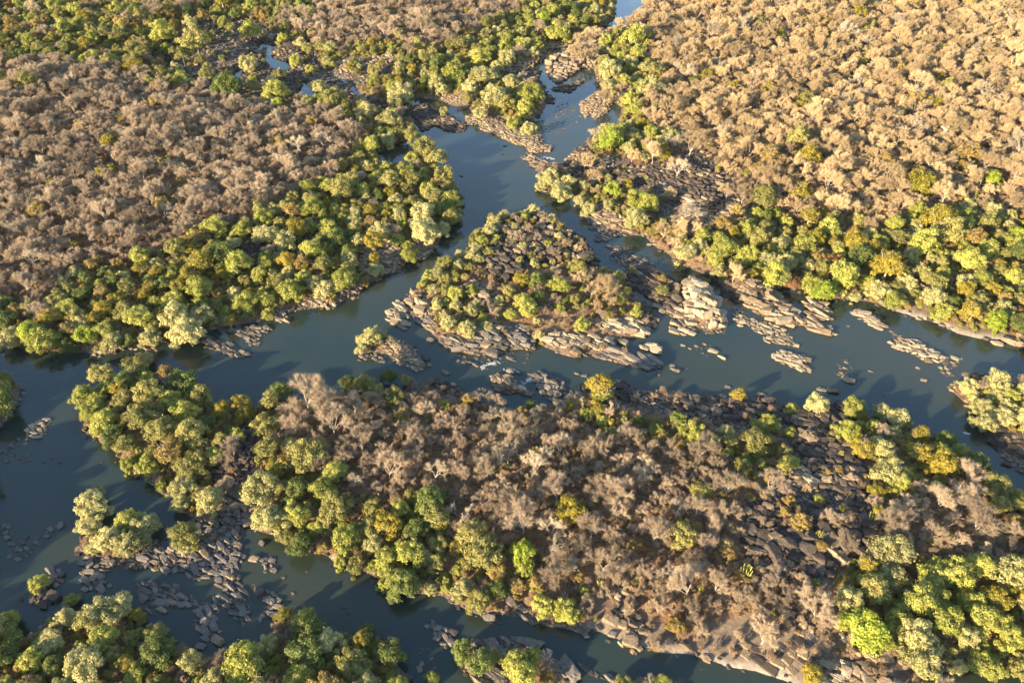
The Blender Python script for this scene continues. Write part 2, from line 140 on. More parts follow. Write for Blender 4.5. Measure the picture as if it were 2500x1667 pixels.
ROCK = [
 ('boulder bar across the upper pool', 'warm', 0.9, 2.4, 0.85, 1.2, 0.9, [(-26.9,441.3),(-20.1,445.4),(-13.1,441.3),(-4.4,435.4),(-0.2,425.7),(6.5,427.6),(12.3,420),(16.3,416.3),(17.6,405.4),(22.4,403.6),(21.4,396.7),(15,396.7),(10.2,394.9),(7.1,403.6),(-0.2,407.2),(-5.9,414.4),(-11.8,420),(-17.7,423.8),(-18.8,431.4),(-25.5,429.5)], 0.6),
 ('boulders west of the upper bar', 'dark', 1.2, 3.0, 0.75, 1.4, 0.8, [(-58.3,455.7),(-50.7,459.9),(-45.5,449.5),(-38.4,447.4),(-30.9,435.4),(-24.8,433.4),(-27.7,421.9),(-36,421.9),(-44.1,429.5),(-50.2,421.9),(-56.4,435.4)], 0.4),
 ('loose rocks under the upper bank', 'warm', 0.8, 2.0, 0.5, 1.3, 0.8, [(-48.9,470.8),(-38.1,470.8),(-28.2,470.8),(-18.2,468.6),(-17.9,457.8),(-26.6,455.7),(-33.7,455.7),(-41.1,462.1)], 0.3),
 ('rock pile in the narrow upper channel', 'warm', 1.8, 5.4, 0.45, 1.2, 1.1, [(21.9,513.1),(24.7,536.5),(34,544.6),(40.5,553),(49.2,561.5),(59.6,588.3),(70.5,579.2),(70.6,558.6),(59.5,536.5),(56.2,520.7),(49.8,513.1),(42.6,520.7),(40.7,505.7),(30.5,491.3),(24.1,493.6),(23.8,510.6)], 0.3),
 ('dark rocks in the upper channel', 'dark', 1.5, 3.5, 0.6, 1.4, 0.8, [(25.6,484.3),(31.2,486.6),(37.8,488.9),(45.9,498.4),(46,492.4),(38.4,482),(36.1,475.2),(25.3,477.5)], 0.1),
 ('rocks beside the green islet', 'dark', 1.2, 3, 0.7, 1.4, 0.8, [(6.5,505.7),(19,510.6),(16.7,496),(21,484.3),(18.9,477.5),(25.8,466.4),(24.6,459.9),(17.5,459.9),(17.1,477.5),(8.2,493.6)], 0.3),
 ('pale rocks below the right bank point', 'warm', 0.9, 2.6, 0.7, 1.3, 0.9, [(40.6,459.9),(48.5,470.8),(56.5,479.7),(68,484.3),(74.4,484.3),(68.1,468.6),(60.3,462.1),(56.3,447.4),(47.7,437.3),(45.7,445.4),(42.7,439.3),(40.7,447.4)], 0.5),
 ('loose stones in the upper pool', 'warm', 0.7, 1.6, 0.12, 1.2, 0.7, [(24.1,447.4),(28.2,459.9),(38.8,459.9),(41.3,443.3),(38.9,433.4),(22.9,416.3),(15.4,412.6),(18.5,433.4)], 0),
 ('rounded boulders at the little rapid', 'warm', 1.8, 3.2, 0.75, 1.2, 0.95, [(4.6,391.5),(8.5,393.2),(12.4,389.9),(17.8,386.5),(19.2,381.6),(16,376.7),(11.4,379.9),(8.4,386.5)], 0.1),
 ('dark rocks under the right bank point', 'dark', 1.2, 3.2, 0.8, 1.3, 0.9, [(27.1,383.2),(34.3,400.1),(39.3,401.9),(42.2,388.2),(41.4,376.7),(36.4,371.9),(31.4,364.2),(29,375.1)], 0.8),
 ('rocks along the right bank', 'warm', 1.2, 3.2, 0.75, 1.3, 0.85, [(35.2,333.2),(41.6,325.1),(50.6,317.4),(54.4,314.8),(57,319.9),(51.5,326.5),(44,335.9),(38.6,340)], 0.4),
 ('dark slabs of the right bank slope', 'dark', 1.5, 4, 0.6, 1.4, 0.9, [(42.2,368.5),(48.7,373.2),(55.6,367),(62.6,362.4),(85,386.2),(91.9,379.7),(99.2,357.8),(101.1,330.8),(91.4,324.2),(86,344.7),(77.4,360.8),(61.8,354.8),(51.6,363.9)], 0.8),
 ('pale boulders on the right bank slope', 'warm', 1.6, 4, 0.6, 1.3, 0.9, [(90,370.1),(98.6,367),(104.6,359.3),(104.4,347.5),(97.6,346.1),(99.7,334.9),(110.5,332.2),(110.1,324.2),(96.1,316.4),(87.9,316.4),(81.4,326.8),(83.3,351.9)], 0.6),
 ('stones in the narrow eastern channel', 'grey', 0.9, 2.4, 0.55, 1.3, 0.8, [(34.5,333.2),(40.2,325.1),(45.8,317.4),(54.5,316.1),(49.4,312.3),(44.7,313.6),(45.9,311.1),(40.1,307.4),(37.6,309.8),(38.6,313.6),(41.4,314.8),(36.4,319.9)], 0),
 ('cobble strip in the eastern channel', 'grey', 0.9, 2.6, 0.62, 1.3, 0.8, [(41.4,306.2),(45.9,305),(53.1,303.8),(53.3,299),(58.8,295.5),(63,288.6),(63.2,285.3),(57.9,288.6),(50.1,288.6),(45.9,290.9),(43.1,295.5),(44.7,299)], 0),
 ('rocky ridge east of the triangle island', 'dark', 1.6, 4.2, 0.9, 1.5, 0.8, [(48.5,279.9),(51.4,288.7),(59.2,288.7),(65.9,282),(69.5,276.6),(69.9,268.5),(66.7,258.7),(63.3,258.7),(59.1,264.2),(54.7,269.9),(50.1,274.2)], 0.4),
 ('tall pale rock outcrop in the river', 'pale', 1.5, 4.8, 1.1, 1.2, 1.1, [(70.7,272.7),(73.3,276.9),(77.8,277.4),(80.5,271.6),(83.6,268.5),(83.7,262.4),(84.7,255.5),(85,247.9),(82.2,246),(78.3,247),(75.7,251.7),(72.1,251.7),(71,255.5),(71.7,263.4)], 4.5),
 ('pale boulders at the foot of the outcrop', 'pale', 1.4, 4.2, 0.7, 1.5, 0.8, [(63.1,267.5),(68.3,261.4),(70.1,257.5),(72.5,250.7),(71.1,242.4),(64.1,242.4),(63.2,247.9),(66.8,251.7),(62.6,255.5),(58.3,259.4)], 0.1),
 ('small stones south of the outcrop', 'pale', 0.8, 1.6, 0.35, 1.3, 0.7, [(74.2,247),(84.6,246),(84,243.3),(75.8,242.8)], 0),
 ('layered rock spit by the right bank', 'warm', 1.8, 5, 0.95, 1.8, 0.75, [(94.9,269.5),(99.4,275.8),(104,273.7),(110.6,270.6),(111.9,263.4),(114.8,258.4),(115.3,253.6),(116.6,249.8),(115.9,247.4),(114,248.8),(110.5,247),(107.5,248.8),(103.5,251.7),(98.7,256.5),(95.6,261.4)], 0.9),
 ('dark rubble behind the layered spit', 'dark', 0.9, 2.2, 0.7, 1.3, 0.8, [(87.3,271.6),(92.9,268.5),(94,265.4),(92,264.4),(87.3,268.5)], 0.2),
 ('string of stones below the spit', 'pale', 0.9, 2.6, 0.6, 1.4, 0.8, [(89.7,259.4),(92.4,260.4),(93.5,254.5),(99.1,250.7),(103.6,249.8),(106.8,246),(108.8,240.5),(109.7,235.2),(104.2,236.1),(97.8,237.9),(97.9,240.5),(101,241.4),(94.9,245.1),(93.6,249.8),(90.6,247),(89.3,251.7)], 0),
 ('striped rock ledge in the bay', 'warm', 2.2, 5, 0.95, 2.2, 0.6, [(121,263.4),(124.8,265.9),(128,262.4),(129,255.5),(126.6,251.7),(122.2,250.7),(124.9,247.9),(127.4,241.9),(122.2,242.8),(117.6,245.1),(117.2,249.8),(119.1,255.5)], 0.6),
 ('pale rock clump in mid river', 'pale', 1.1, 2.8, 0.95, 1.5, 0.8, [(98.7,230),(103.3,232.6),(106.3,230.9),(110.5,230),(112.8,227),(109.9,225.8),(110.4,220.8),(106.7,222),(102.5,224.9),(98.7,227.9)], 0.4),
 ('flat pale rock by the right bank', 'pale', 2, 4.5, 0.9, 1.9, 0.55, [(137.3,255.5),(141.3,258.4),(144.2,256.5),(146.2,251.7),(147.5,247),(144,245.6),(142,249.8),(138.9,253.1)], 0.2),
 ('pale stone raft in the river', 'pale', 1.2, 3, 0.85, 1.5, 0.75, [(144.3,239.6),(145.6,237),(149.4,237.9),(153.1,240.1),(157.9,239.2),(159.6,236.1),(161,232.6),(164.7,229.1),(163.1,226.6),(156.4,226.6),(154,229.1),(152.8,231.7),(148.2,233)], 0.1),
 ('stones upstream of the raft', 'pale', 0.8, 1.7, 0.35, 1.3, 0.7, [(149.5,246),(152.2,242.4),(152.3,239.6),(148,238.7)], 0),
 ('stones downstream of the raft', 'pale', 0.9, 2, 0.3, 1.4, 0.7, [(158.7,224.1),(161.6,225.8),(170.3,229.1),(168.6,226.6),(162.6,221.6),(163.5,218.4),(160.4,217.6),(158.8,221.6)], 0),
 ('dark rocks at the right edge bank', 'dark', 1, 2.4, 0.8, 1.4, 0.8, [(169.3,219.2),(173.5,220),(177.1,218.4),(176.9,215.6),(180.5,215.2),(177.8,212.8),(173.5,215.2)], 0.2),
 ('dark ledge of the right edge bank', 'dark', 1.8, 4.5, 0.85, 1.7, 0.6, [(160.7,191.3),(164.3,192.7),(168.8,189.3),(173.5,187.2),(168.3,176.6),(164.7,180.5),(162.1,184.5)], 0.2),
 ('stones off the right edge bank', 'grey', 0.9, 1.8, 0.5, 1.4, 0.7, [(162.2,180.4),(164.5,179.1),(167,174),(165.5,170.9),(163.3,174.6)], 0),
 ('small stones in the lower river', 'warm', 0.8, 1.9, 0.07, 1.3, 0.7, [(65.3,238.7),(81.8,235.2),(80,226.6),(72,228.3)], 0),
 ('small stones by the pale clump', 'warm', 0.8, 1.8, 0.12, 1.3, 0.7, [(122.9,228.3),(127.4,228.3),(126.9,216.8),(123.2,213.6),(120.6,219.2)], 0),
 ('leaning slabs west of the triangle island', 'pale', 1.6, 4, 0.9, 1.7, 0.7, [(-48.6,263.2),(-45.8,264.2),(-42.1,258.5),(-42.5,254),(-43.4,252.2),(-40.7,246.8),(-42.1,245.1),(-47,249.5),(-50.1,252.2),(-50.3,255.8),(-47.9,257.6)], 0.3),
 ('pale boulders on the western shore', 'warm', 1.6, 4.5, 0.85, 1.3, 0.9, [(-42.8,265.1),(-42.1,272.9),(-40.6,269.9),(-38.3,264.2),(-34,259.5),(-32.4,254),(-36.1,251.3),(-38.9,257.6),(-42.2,262.3)], 0.8),
 ('grey rubble on the western shore', 'grey', 0.9, 2.4, 0.8, 1.3, 0.8, [(-40.6,257.6),(-37,255.8),(-32.8,252.2),(-29.6,246),(-30.5,243.4),(-34.6,246.8),(-38.2,250.4),(-40.5,254)], 0.3),
 ('rubble beside the bushy islet tree', 'warm', 1, 2.4, 0.95, 1.2, 0.85, [(-49.8,235.8),(-47.5,239.1),(-44.8,239.1),(-40.7,236.6),(-37.1,232.5),(-35.2,228.4),(-32.2,224.5),(-30.7,224.5),(-31.1,223.3),(-35.5,221),(-39.4,223.7),(-42.7,225.3),(-46.3,229.2)], 0.5),
 ('stones below the bushy islet', 'grey', 0.9, 2, 0.5, 1.2, 0.8, [(-58.8,231.6),(-54.5,230.8),(-51.4,231.6),(-47.3,228.4),(-48.5,225.6),(-53,227.6),(-57,226)], 0),
 ('ledges on the south shore', 'grey', 1.3, 4.4, 0.95, 1.9, 0.65, [(-27.4,238.3),(-24.3,240.4),(-19.9,238.3),(-15.5,236.6),(-11.8,239.1),(-8.1,245.1),(-0.4,246),(5.6,246),(6.1,239.9),(8.7,235.8),(7.6,232.9),(-0.4,234.9),(-4.7,232.5),(-10.1,234.9),(-15.3,230.8),(-20.6,232.5),(-25.6,234.9)], 0.5),
 ('brown slabs above the south shore', 'warm', 2, 5, 0.8, 1.8, 0.6, [(-13.7,246.8),(-10.4,249.5),(-4.8,246.8),(-1.5,242.5),(-4.2,235.8),(-10.1,236.6),(-13.4,239.1)], 0.8),
 ('boulders in the middle of the triangle island', 'warm', 1.5, 4.5, 0.8, 1.2, 0.95, [(-19,269.6),(-16.9,274.5),(-13.9,271.5),(-7.3,262.8),(-7.8,257.2),(-4.9,253.6),(-10.5,254.5),(-16.4,261)], 1.0),
 ('pale boulders on the southern spit', 'pale', 1.4, 4.2, 0.9, 1.6, 0.75, [(13.1,238.3),(17.1,244.2),(20.8,240.8),(25.7,241.6),(32,239.1),(38,239.1),(38.1,234.9),(32.6,232.5),(27.3,233.3),(23,232.5),(19.3,233.3),(14.6,235.8)], 0.5),
 ('long dark slab of the southern spit', 'grey', 2, 6, 0.9, 2.4, 0.5, [(32.4,230.8),(37.9,232.5),(45.5,229.2),(51.4,230),(55.8,227.6),(52.9,221.7),(47.5,223.7),(40,226.8),(34.4,228.4)], 0.3),
 ('striped ledge at the eastern corner', 'pale', 2.2, 6, 0.95, 2.4, 0.5, [(32.7,247.7),(39.6,250.4),(47.9,250.4),(54.5,245.1),(51.8,241.6),(46.4,241.6),(42.1,242.5),(33.6,245.1)], 0.8),
 ('dark rubble on the eastern shore', 'dark', 1.2, 3, 0.8, 1.3, 0.8, [(47.8,264.2),(54.3,261.3),(57.6,255.8),(58.6,251.3),(56.3,246.8),(53.6,251.3),(49.5,259.5)], 0.4),
 ('dark rocks on the triangle island top', 'dark', 1.0, 4.4, 0.5, 1.2, 1.0, [(-4.3,320.9),(6.9,332.8),(18.1,328.8),(23.3,320.9),(30.8,309.5),(35.3,297.5),(36.4,287.2),(25.7,290.6),(15.3,289.4),(5.6,287.2),(2.4,278.4),(-3.9,273),(-11.5,278.4),(-11.2,294),(-5.5,305.9)], 1.0),
 ('pale rocks on the triangle island top', 'warm', 1, 2.6, 0.45, 1.3, 0.9, [(-2.2,318.3),(22.1,324.8),(35.2,296.3),(31.6,291.7),(21,301),(9,297.5),(-2.8,303.4)], 0.6),
 ('stones off the southern shore', 'grey', 0.9, 2.2, 0.1, 1.4, 0.7, [(-23.7,230.8),(6,232.5),(6.9,226),(0.6,226),(-12.4,224.5),(-20.3,226)], 0),
 ('brown block islet in the rapids', 'warm', 1.3, 3.6, 1.2, 1.5, 0.85, [(-7.5,217.5),(-6,218.7),(-2.3,218.3),(1.3,215.6),(1.8,213.7),(4.3,213),(4.6,210.8),(7.6,209.7),(6.3,208.2),(2.3,210),(-1,209.3),(-4.6,210),(-6.4,212.6)], 0.9),
 ('small ledges between the rapids', 'grey', 1.2, 2.8, 0.8, 1.7, 0.7, [(-1.1,220.6),(1,221.4),(6.5,219.4),(6.5,218.3),(3.4,219.1),(1.6,219.1)], 0.1),
 ('grey stone islet in the rapids', 'grey', 1.4, 3.2, 0.9, 1.3, 0.85, [(8.3,218.3),(10.2,220.4),(13.5,219.4),(14,217.1),(17.3,216.8),(19,213.4),(19,209.3),(16.9,207.5),(15.3,204.6),(12.8,206.4),(11.6,208.6),(9.9,211.1),(9,214.1)], 0.4),
 ('ledges off the foreground island', 'grey', 1.4, 3.4, 0.6, 1.8, 0.6, [(20.2,211.5),(23.1,209.7),(24.4,209.3),(26.3,207.5),(24.2,206.4),(20.6,206),(20.5,208.9)], 0.1),
 ('dark rocks of the foreground shore', 'dark', 1.2, 3, 0.85, 1.2, 0.95, [(24.1,213.4),(27.2,213.7),(37,216.4),(43.4,214.1),(41.3,213.4),(44.7,210),(45.7,207.5),(51.3,207.5),(50.6,201.7),(40.3,203.9),(35.5,206.7),(27.9,206.4)], 0.4),
 ('dark rock knob at the foreground shore', 'dark', 1.4, 3, 0.9, 1.2, 0.95, [(-31,215.3),(-27,216.8),(-22.8,214.5),(-18.6,211.6),(-17.9,208.7),(-21.9,208.7),(-26.6,210.9)], 0.8),
 ('dark jointed rocks of the north shore', 'dark', 1.4, 4, 0.9, 1.3, 0.95, [(58.9,208.9),(62.5,208.1),(67.7,207.4),(73.5,207.4),(80.8,206.6),(86.7,205.1),(90.5,207.4),(94.8,203.6),(100.1,199.9),(107.8,201.4),(115,204.4),(120.5,202.1),(117.9,195.6),(111.5,190),(105.1,188.6),(99.3,191.3),(93.6,194.9),(85.4,194.9),(76.2,194.9),(67.7,199.2),(57.5,199.9)], 0.6),
 ('dark rubble of the eastern boulder field', 'dark', 1.2, 3.2, 0.8, 1.2, 0.95, [(95.8,197.9),(104.1,198.9),(113.3,197.9),(118.3,195.4),(113.1,188),(111.9,177.7),(111.6,170.5),(112.9,164.5),(111.2,159.5),(107.9,155.5),(103.9,153.1),(101.4,159.5),(96.8,163.7),(97.4,170.5),(95.9,175.8),(93.8,182.3),(97.5,188),(97.4,192.9)], 0.6),
 ('pale boulders of the eastern field', 'warm', 1.2, 2.6, 0.35, 1.2, 0.95, [(96.7,186.1),(107,196.9),(111.5,192.9),(108.1,173.2),(100.9,167.1),(100.4,176.8),(97.4,182.3)], 0.4),
 ('tall rounded boulders of the eastern field', 'pale', 2.4, 5, 0.7, 1.5, 1.1, [(90.8,170.5),(93.1,171.4),(95.4,165.4),(98.4,167.9),(105.3,168.4),(108.6,168.4),(109.3,164.5),(110.5,161.2),(109.1,157.1),(105.5,158.7),(100.2,158.3),(99.8,163.7),(95.2,163.7),(90.5,165.8)], 1.0),
 ('big brown boulders above the blocks', 'dark', 2.5, 6, 0.85, 1.4, 0.85, [(91.6,152.3),(95.1,152.3),(102.4,149.2),(106.1,150.8),(109.1,147.7),(107.5,143.9),(101.5,138.8),(94.1,136.7),(89.9,133.9),(83.3,133.9),(79,136.7),(79.2,144.7),(82.7,148.5),(87.5,145.4)], 1.0),
 ('pale round boulders at the lower edge', 'warm', 1.5, 3.4, 0.85, 1.2, 1.0, [(78.3,106.9),(81.8,106.9),(86.7,106.5),(90.7,105.7),(93,102.5),(98.6,102.1),(97.2,98.2),(75.4,98.2)], 0.3),
 ('pale round boulders on the slab', 'warm', 1.4, 3.2, 0.22, 1.2, 1.0, [(83.7,116.2),(88.8,117.1),(93.1,110.7),(97.9,108.6),(103.5,106.9),(102.6,104.5),(96.4,104.5),(89.5,106.9),(83.2,111.9)], 0),
 ('split boulders at the water line', 'warm', 1.4, 4, 0.7, 1.3, 1.0, [(25.1,119.3),(30.3,122.9),(32.7,122.5),(34.5,120.6),(35.8,117.5),(35.7,114.1),(32.8,112.3),(34.9,110.7),(32.9,109.8),(28.4,111.9),(31.9,114.9),(29.8,118)], 0.6),
 ('fallen boulders above the landing', 'warm', 2, 4.5, 0.5, 1.4, 0.95, [(27.9,128.3),(31.6,127.9),(35,125.5),(33.8,122.3),(30.3,124.1),(27.7,126.5)], 0.5),
 ('stones under the lower shore', 'grey', 1, 2.2, 0.35, 1.3, 0.8, [(-19.2,126.6),(-14.9,124.3),(-6.6,121.6),(-2.9,119.3),(-4.9,118),(-8.2,120.2),(-16.6,123.8)], 0),
 ('pale bank ledge of the lower shore', 'grey', 2, 5, 0.8, 2.4, 0.4, [(-1.3,126.2),(3.6,123.4),(8.8,119.3),(19.6,117.1),(19.2,116),(12.8,117.8),(9.2,118.2),(3.2,120.6),(-1.3,123.8)], 0.1),
 ('stone cluster in the lower channel', 'grey', 1.2, 3.2, 0.8, 1.2, 0.9, [(-23.2,119.8),(-20.3,118.9),(-19.4,117.1),(-15.3,116.2),(-15.6,113.6),(-15.4,110.7),(-17.8,111.1),(-17.5,112.3),(-20.3,113.2),(-21,116.7),(-23,117.1)], 0.1),
 ('small stones in the lower channel', 'grey', 0.9, 2, 0.28, 1.2, 0.85, [(-25,111.9),(-22.2,111.5),(-20.5,110.7),(-21.1,107.7),(-19.4,106.1),(-21.6,104.5),(-24,105.3),(-24.3,108.6)], 0),
 ('grey slabs by the bottom islet', 'grey', 2.2, 6, 0.7, 2.4, 0.5, [(-11.2,113.2),(-9.3,114.5),(-6.4,112.8),(-0.9,114.9),(2.3,114.9),(5.9,112.3),(3.5,111.5),(0.3,112.3),(-2.4,110.7),(-7.2,111.1)], 0.3),
 ('long slabs at the bottom edge', 'grey', 2.2, 6, 0.75, 2.4, 0.5, [(12.4,107.7),(14.7,107.3),(16.5,104.5),(17.4,101.3),(15.1,101.3),(12.6,104.5)], 0.3),
 ('lone slab in the lower channel', 'grey', 2, 4.5, 0.8, 2.2, 0.5, [(17,106.9),(19.3,106.5),(22.2,104.1),(21.7,103.3),(17.7,105.3)], 0),
 ('brown slab under the bottom islet', 'grey', 3, 6.5, 0.8, 2, 0.5, [(-9.3,104.1),(-3.2,104.9),(-2.7,101.7),(-8.4,101.3)], 0.4),
 ('rock field off the twin trees', 'grey', 1.1, 3.0, 0.66, 1.5, 0.8, [(-126,139.9),(-122,140.9),(-116,138.8),(-111.2,139.9),(-107.5,143),(-103.4,142.4),(-100.4,144),(-95.4,145.1),(-96.2,153.8),(-90.2,154.9),(-86.9,156),(-83.1,155.5),(-78.2,154.3),(-79.7,151),(-83.9,151.6),(-80.2,144.5),(-79,139.9),(-79.5,134.8),(-76.5,129.9),(-82,128.5),(-85.9,133.3),(-88.6,132.4),(-93.5,133.3),(-97.7,138.3),(-97.4,134.8),(-106.5,136.3),(-111.5,135.8),(-116.5,137.8),(-116.4,130.9),(-115.9,128.5),(-121.5,129),(-123.9,134.8)], 0.1),
 ('grey slabs in the lower left shallows', 'grey', 1.2, 3.6, 0.7, 1.8, 0.65, [(-102.6,132.4),(-94.7,130.4),(-95.2,128),(-90.8,127.1),(-86.9,125.2),(-83.6,125.2),(-82.4,127.1),(-76.2,129),(-73.1,126.6),(-71.8,121.1),(-73.2,117.1),(-75.4,119.3),(-77.1,121.1),(-81.6,124.3),(-79.9,118),(-77.7,113.2),(-81.7,113.2),(-86.5,117.1),(-88.1,121.1),(-86.5,123.8),(-91.7,123.4),(-94.7,122.5),(-97.4,122),(-100.7,121.1),(-102,123.4),(-99.1,124.8),(-104.6,126.2),(-107.1,130.9)], 0),
 ('grey stones off the point', 'grey', 1.4, 3.4, 0.75, 1.4, 0.8, [(-71.8,128),(-69.7,129.5),(-64.8,126.6),(-64.4,124.8),(-66,120.6),(-69.2,118.9),(-68.3,123.8)], 0),
 ('stones off the southern bank', 'grey', 1.2, 2.6, 0.5, 1.3, 0.8, [(-76.9,139.9),(-74.1,139.3),(-69.5,139.9),(-68.2,134.3),(-70.8,134.3),(-72.9,137.8)], 0),
 ('boulders under the lower wood', 'warm', 1.6, 3.6, 0.8, 1.2, 1.0, [(-91.9,157.7),(-89.8,161.8),(-84.8,162.4),(-79.3,158.9),(-79,153.8),(-82.2,152.1),(-85,152.7),(-87.6,155.5)], 0.4),
 ('dark rock beside the golden bush', 'dark', 2, 5, 0.9, 1.5, 0.8, [(-134.5,126.2),(-132.2,128.5),(-128.7,127.1),(-128.1,124.8),(-130.8,123.6)], 0.6),
 ('grey rock behind the golden bush', 'grey', 1.6, 3.5, 0.8, 1.4, 0.8, [(-133.5,135.3),(-131.8,136.3),(-128.4,133.8),(-129.3,130.4),(-131.2,130.9)], 0.2),
 ('stones in the left river', 'grey', 1, 2.4, 0.3, 1.4, 0.8, [(-156.3,152.1),(-153.8,151.6),(-148.1,146.1),(-141.5,148.3),(-140.7,150.5),(-136.9,152.1),(-136.4,149.9),(-137.8,145.1),(-141.8,144),(-141,140.4),(-144.6,137.8),(-149.3,137.8),(-146.3,142.4),(-153.4,146.1)], 0),
 ('stones by the left edge', 'grey', 1, 2.4, 0.14, 1.5, 0.7, [(-170.1,180.4),(-161.3,180.4),(-149.3,177.8),(-148.8,176.5),(-163.1,175.9),(-168.2,176.5)], 0),
 ('pale stone patch in the left river', 'pale', 1, 2.6, 0.75, 1.5, 0.75, [(-166,190.6),(-164.8,193.5),(-164,196.3),(-160.5,197.7),(-160.1,195.6),(-160.1,192),(-158.3,189.3),(-160.9,187.2),(-164.2,187.9)], 0),
 ('stones trailing to the left edge', 'grey', 0.9, 2.2, 0.4, 1.5, 0.7, [(-171.1,182.5),(-168.6,184.5),(-167.4,187.2),(-163.6,186.5),(-163.2,184.5),(-166.2,182.5),(-169.9,179.9)], 0),
 ('grey stones under the left bank', 'grey', 1.3, 3.2, 0.8, 1.5, 0.75, [(-123.1,239.6),(-116.7,241.4),(-113.1,237),(-108.6,237),(-103.8,231.7),(-99.5,232.6),(-100.9,229.1),(-104.6,228.3),(-111.9,232.6),(-118.3,235.2)], 0.1),
 ('warm stones under the left bank', 'grey', 1.2, 3, 0.6, 1.4, 0.8, [(-111.6,246),(-106.8,247.9),(-100.9,247.9),(-94.3,247),(-95.2,243.3),(-98.2,241.4),(-97.5,236.1),(-101.5,236.1),(-104.6,241.4),(-109.1,243.3)], 0.1),
 ('pale shore stones of the left bank', 'pale', 1.1, 2.8, 0.75, 1.3, 0.85, [(-101.7,253.6),(-97.6,256.5),(-89.2,253.6),(-88.4,249.8),(-95.1,250.7),(-85,262.4),(-78.9,265.4),(-72.7,261.4),(-72.9,258.9),(-82.3,260.9)], 0.1),
 ('pale stones at the near left shore', 'pale', 1.1, 2.6, 0.5, 1.4, 0.8, [(-163.6,231.7),(-156.8,231.7),(-155.2,229.1),(-162.3,230),(-145.2,237),(-139.7,234.3),(-134.6,234.3),(-134.5,232.6),(-141.6,233.5)], 0),
 ('boulders at the left bank bend', 'warm', 1.1, 2.8, 0.9, 1.2, 0.95, [(-66.2,295.5),(-62.6,307.4),(-55.6,305),(-48.2,305),(-44.4,307.4),(-36.5,308.6),(-34.8,303.8),(-38.7,294.3),(-46.9,292),(-49.4,285.3),(-54.9,283),(-56.3,278.7),(-62.6,278.7),(-66.5,284.2)], 0.6),
 ('shore stones of the left bank', 'warm', 1.1, 2.6, 0.85, 1.3, 0.85, [(-72.4,273.4),(-67.6,274.4),(-65.1,278.7),(-61.5,275.5),(-64.3,269.2),(-68.2,266.1),(-70.9,264.1)], 0.2),
 ('rubble in the left bank clearing', 'dark', 1.1, 2.6, 0.6, 1.3, 0.85, [(-126.3,293.5),(-123,300.6),(-112.3,311.5),(-95.6,312.7),(-91,299.4),(-100.3,287.9),(-109.2,284.5),(-121.6,285.6)], 0.2),
 ('rubble of the far left braids', 'dark', 1, 2.8, 0.5, 1.2, 0.85, [(-233.7,591.4),(-210.3,604.1),(-202,585.3),(-225.9,573.2),(-225,550.2),(-235,525.9),(-241.8,531.1),(-240.2,550.2),(-228.6,561.5)], 0.2),
 ('rubble around the far pools', 'dark', 1, 2.8, 0.5, 1.2, 0.85, [(-186.3,561.5),(-162.5,570.2),(-142.3,547.4),(-136,520.7),(-147,513.1),(-126.5,491.3),(-113.9,473),(-136.6,477.5),(-154.4,491.3),(-168.4,491.3),(-161,473),(-166.1,451.5),(-190.9,473),(-193.5,491.3),(-179.3,500.8),(-180.1,518.2),(-169.7,523.3),(-174.3,550.2)], 0.2),
 ('rubble on the upper middle bank', 'warm', 1, 2.6, 0.45, 1.2, 0.9, [(-113.3,523.3),(-100.5,515.6),(-80.1,531.1),(-73.7,536.5),(-75.4,515.6),(-91.7,508.1),(-110,503.2)], 0.2),
 ('rubble of the upper middle shore', 'dark', 1, 2.6, 0.6, 1.3, 0.85, [(-90.1,462.1),(-77,464.2),(-62.5,462.1),(-58.1,453.6),(-64.3,445.4),(-75.4,451.5),(-84.7,455.7)], 0.2),
 ('shore rocks of the upper middle bank', 'warm', 1.1, 3, 0.75, 1.3, 0.9, [(-6.9,508.1),(3.7,520.7),(3.8,539.2),(12.9,547.4),(22.1,550.2),(24.3,555.8),(37.9,561.5),(50.2,576.2),(49.7,568.8),(38.6,555.8),(24.1,548.8),(21.6,533.8),(15.4,520.7),(7.5,510.6),(-5,505.7)], 0.4),
 ('boulders in the foreground hollow', 'dark', 1.2, 3, 0.55, 1.2, 0.95, [(-98.7,178.1),(-93.5,189.2),(-86.5,195),(-83.3,187.3),(-83.9,172.8),(-88.7,166),(-93.9,166)], 0.3),
 ('rubble of the left edge bank', 'grey', 1, 2, 0.6, 1.4, 0.8, [(-176.8,194.2),(-175.8,198.5),(-175.7,205.9),(-175.9,209.7),(-174.3,205.1),(-174.5,197.7),(-175.8,192)], 0.1),
 ('dark boulders beside the jointed bedrock', 'dark', 2.0, 5.2, 0.85, 1.35, 0.9, [(68.3,147.5),(73.7,145.9),(78.5,147.5),(86.8,142.2),(94.1,139.2),(90.8,131.2),(84.7,131.7),(79.4,134.1),(75.6,136.1),(71.4,136.1),(68.8,140.2)], 0.9),
 ('dark rubble above the jointed bedrock', 'dark', 1.2, 3.2, 0.7, 1.3, 0.95, [(72.5,156.4),(79.6,159.3),(85.3,156.4),(91.3,155.2),(89.5,148.6),(82.9,147.5),(75.8,147.5),(70.1,149.7)], 0.5),
]
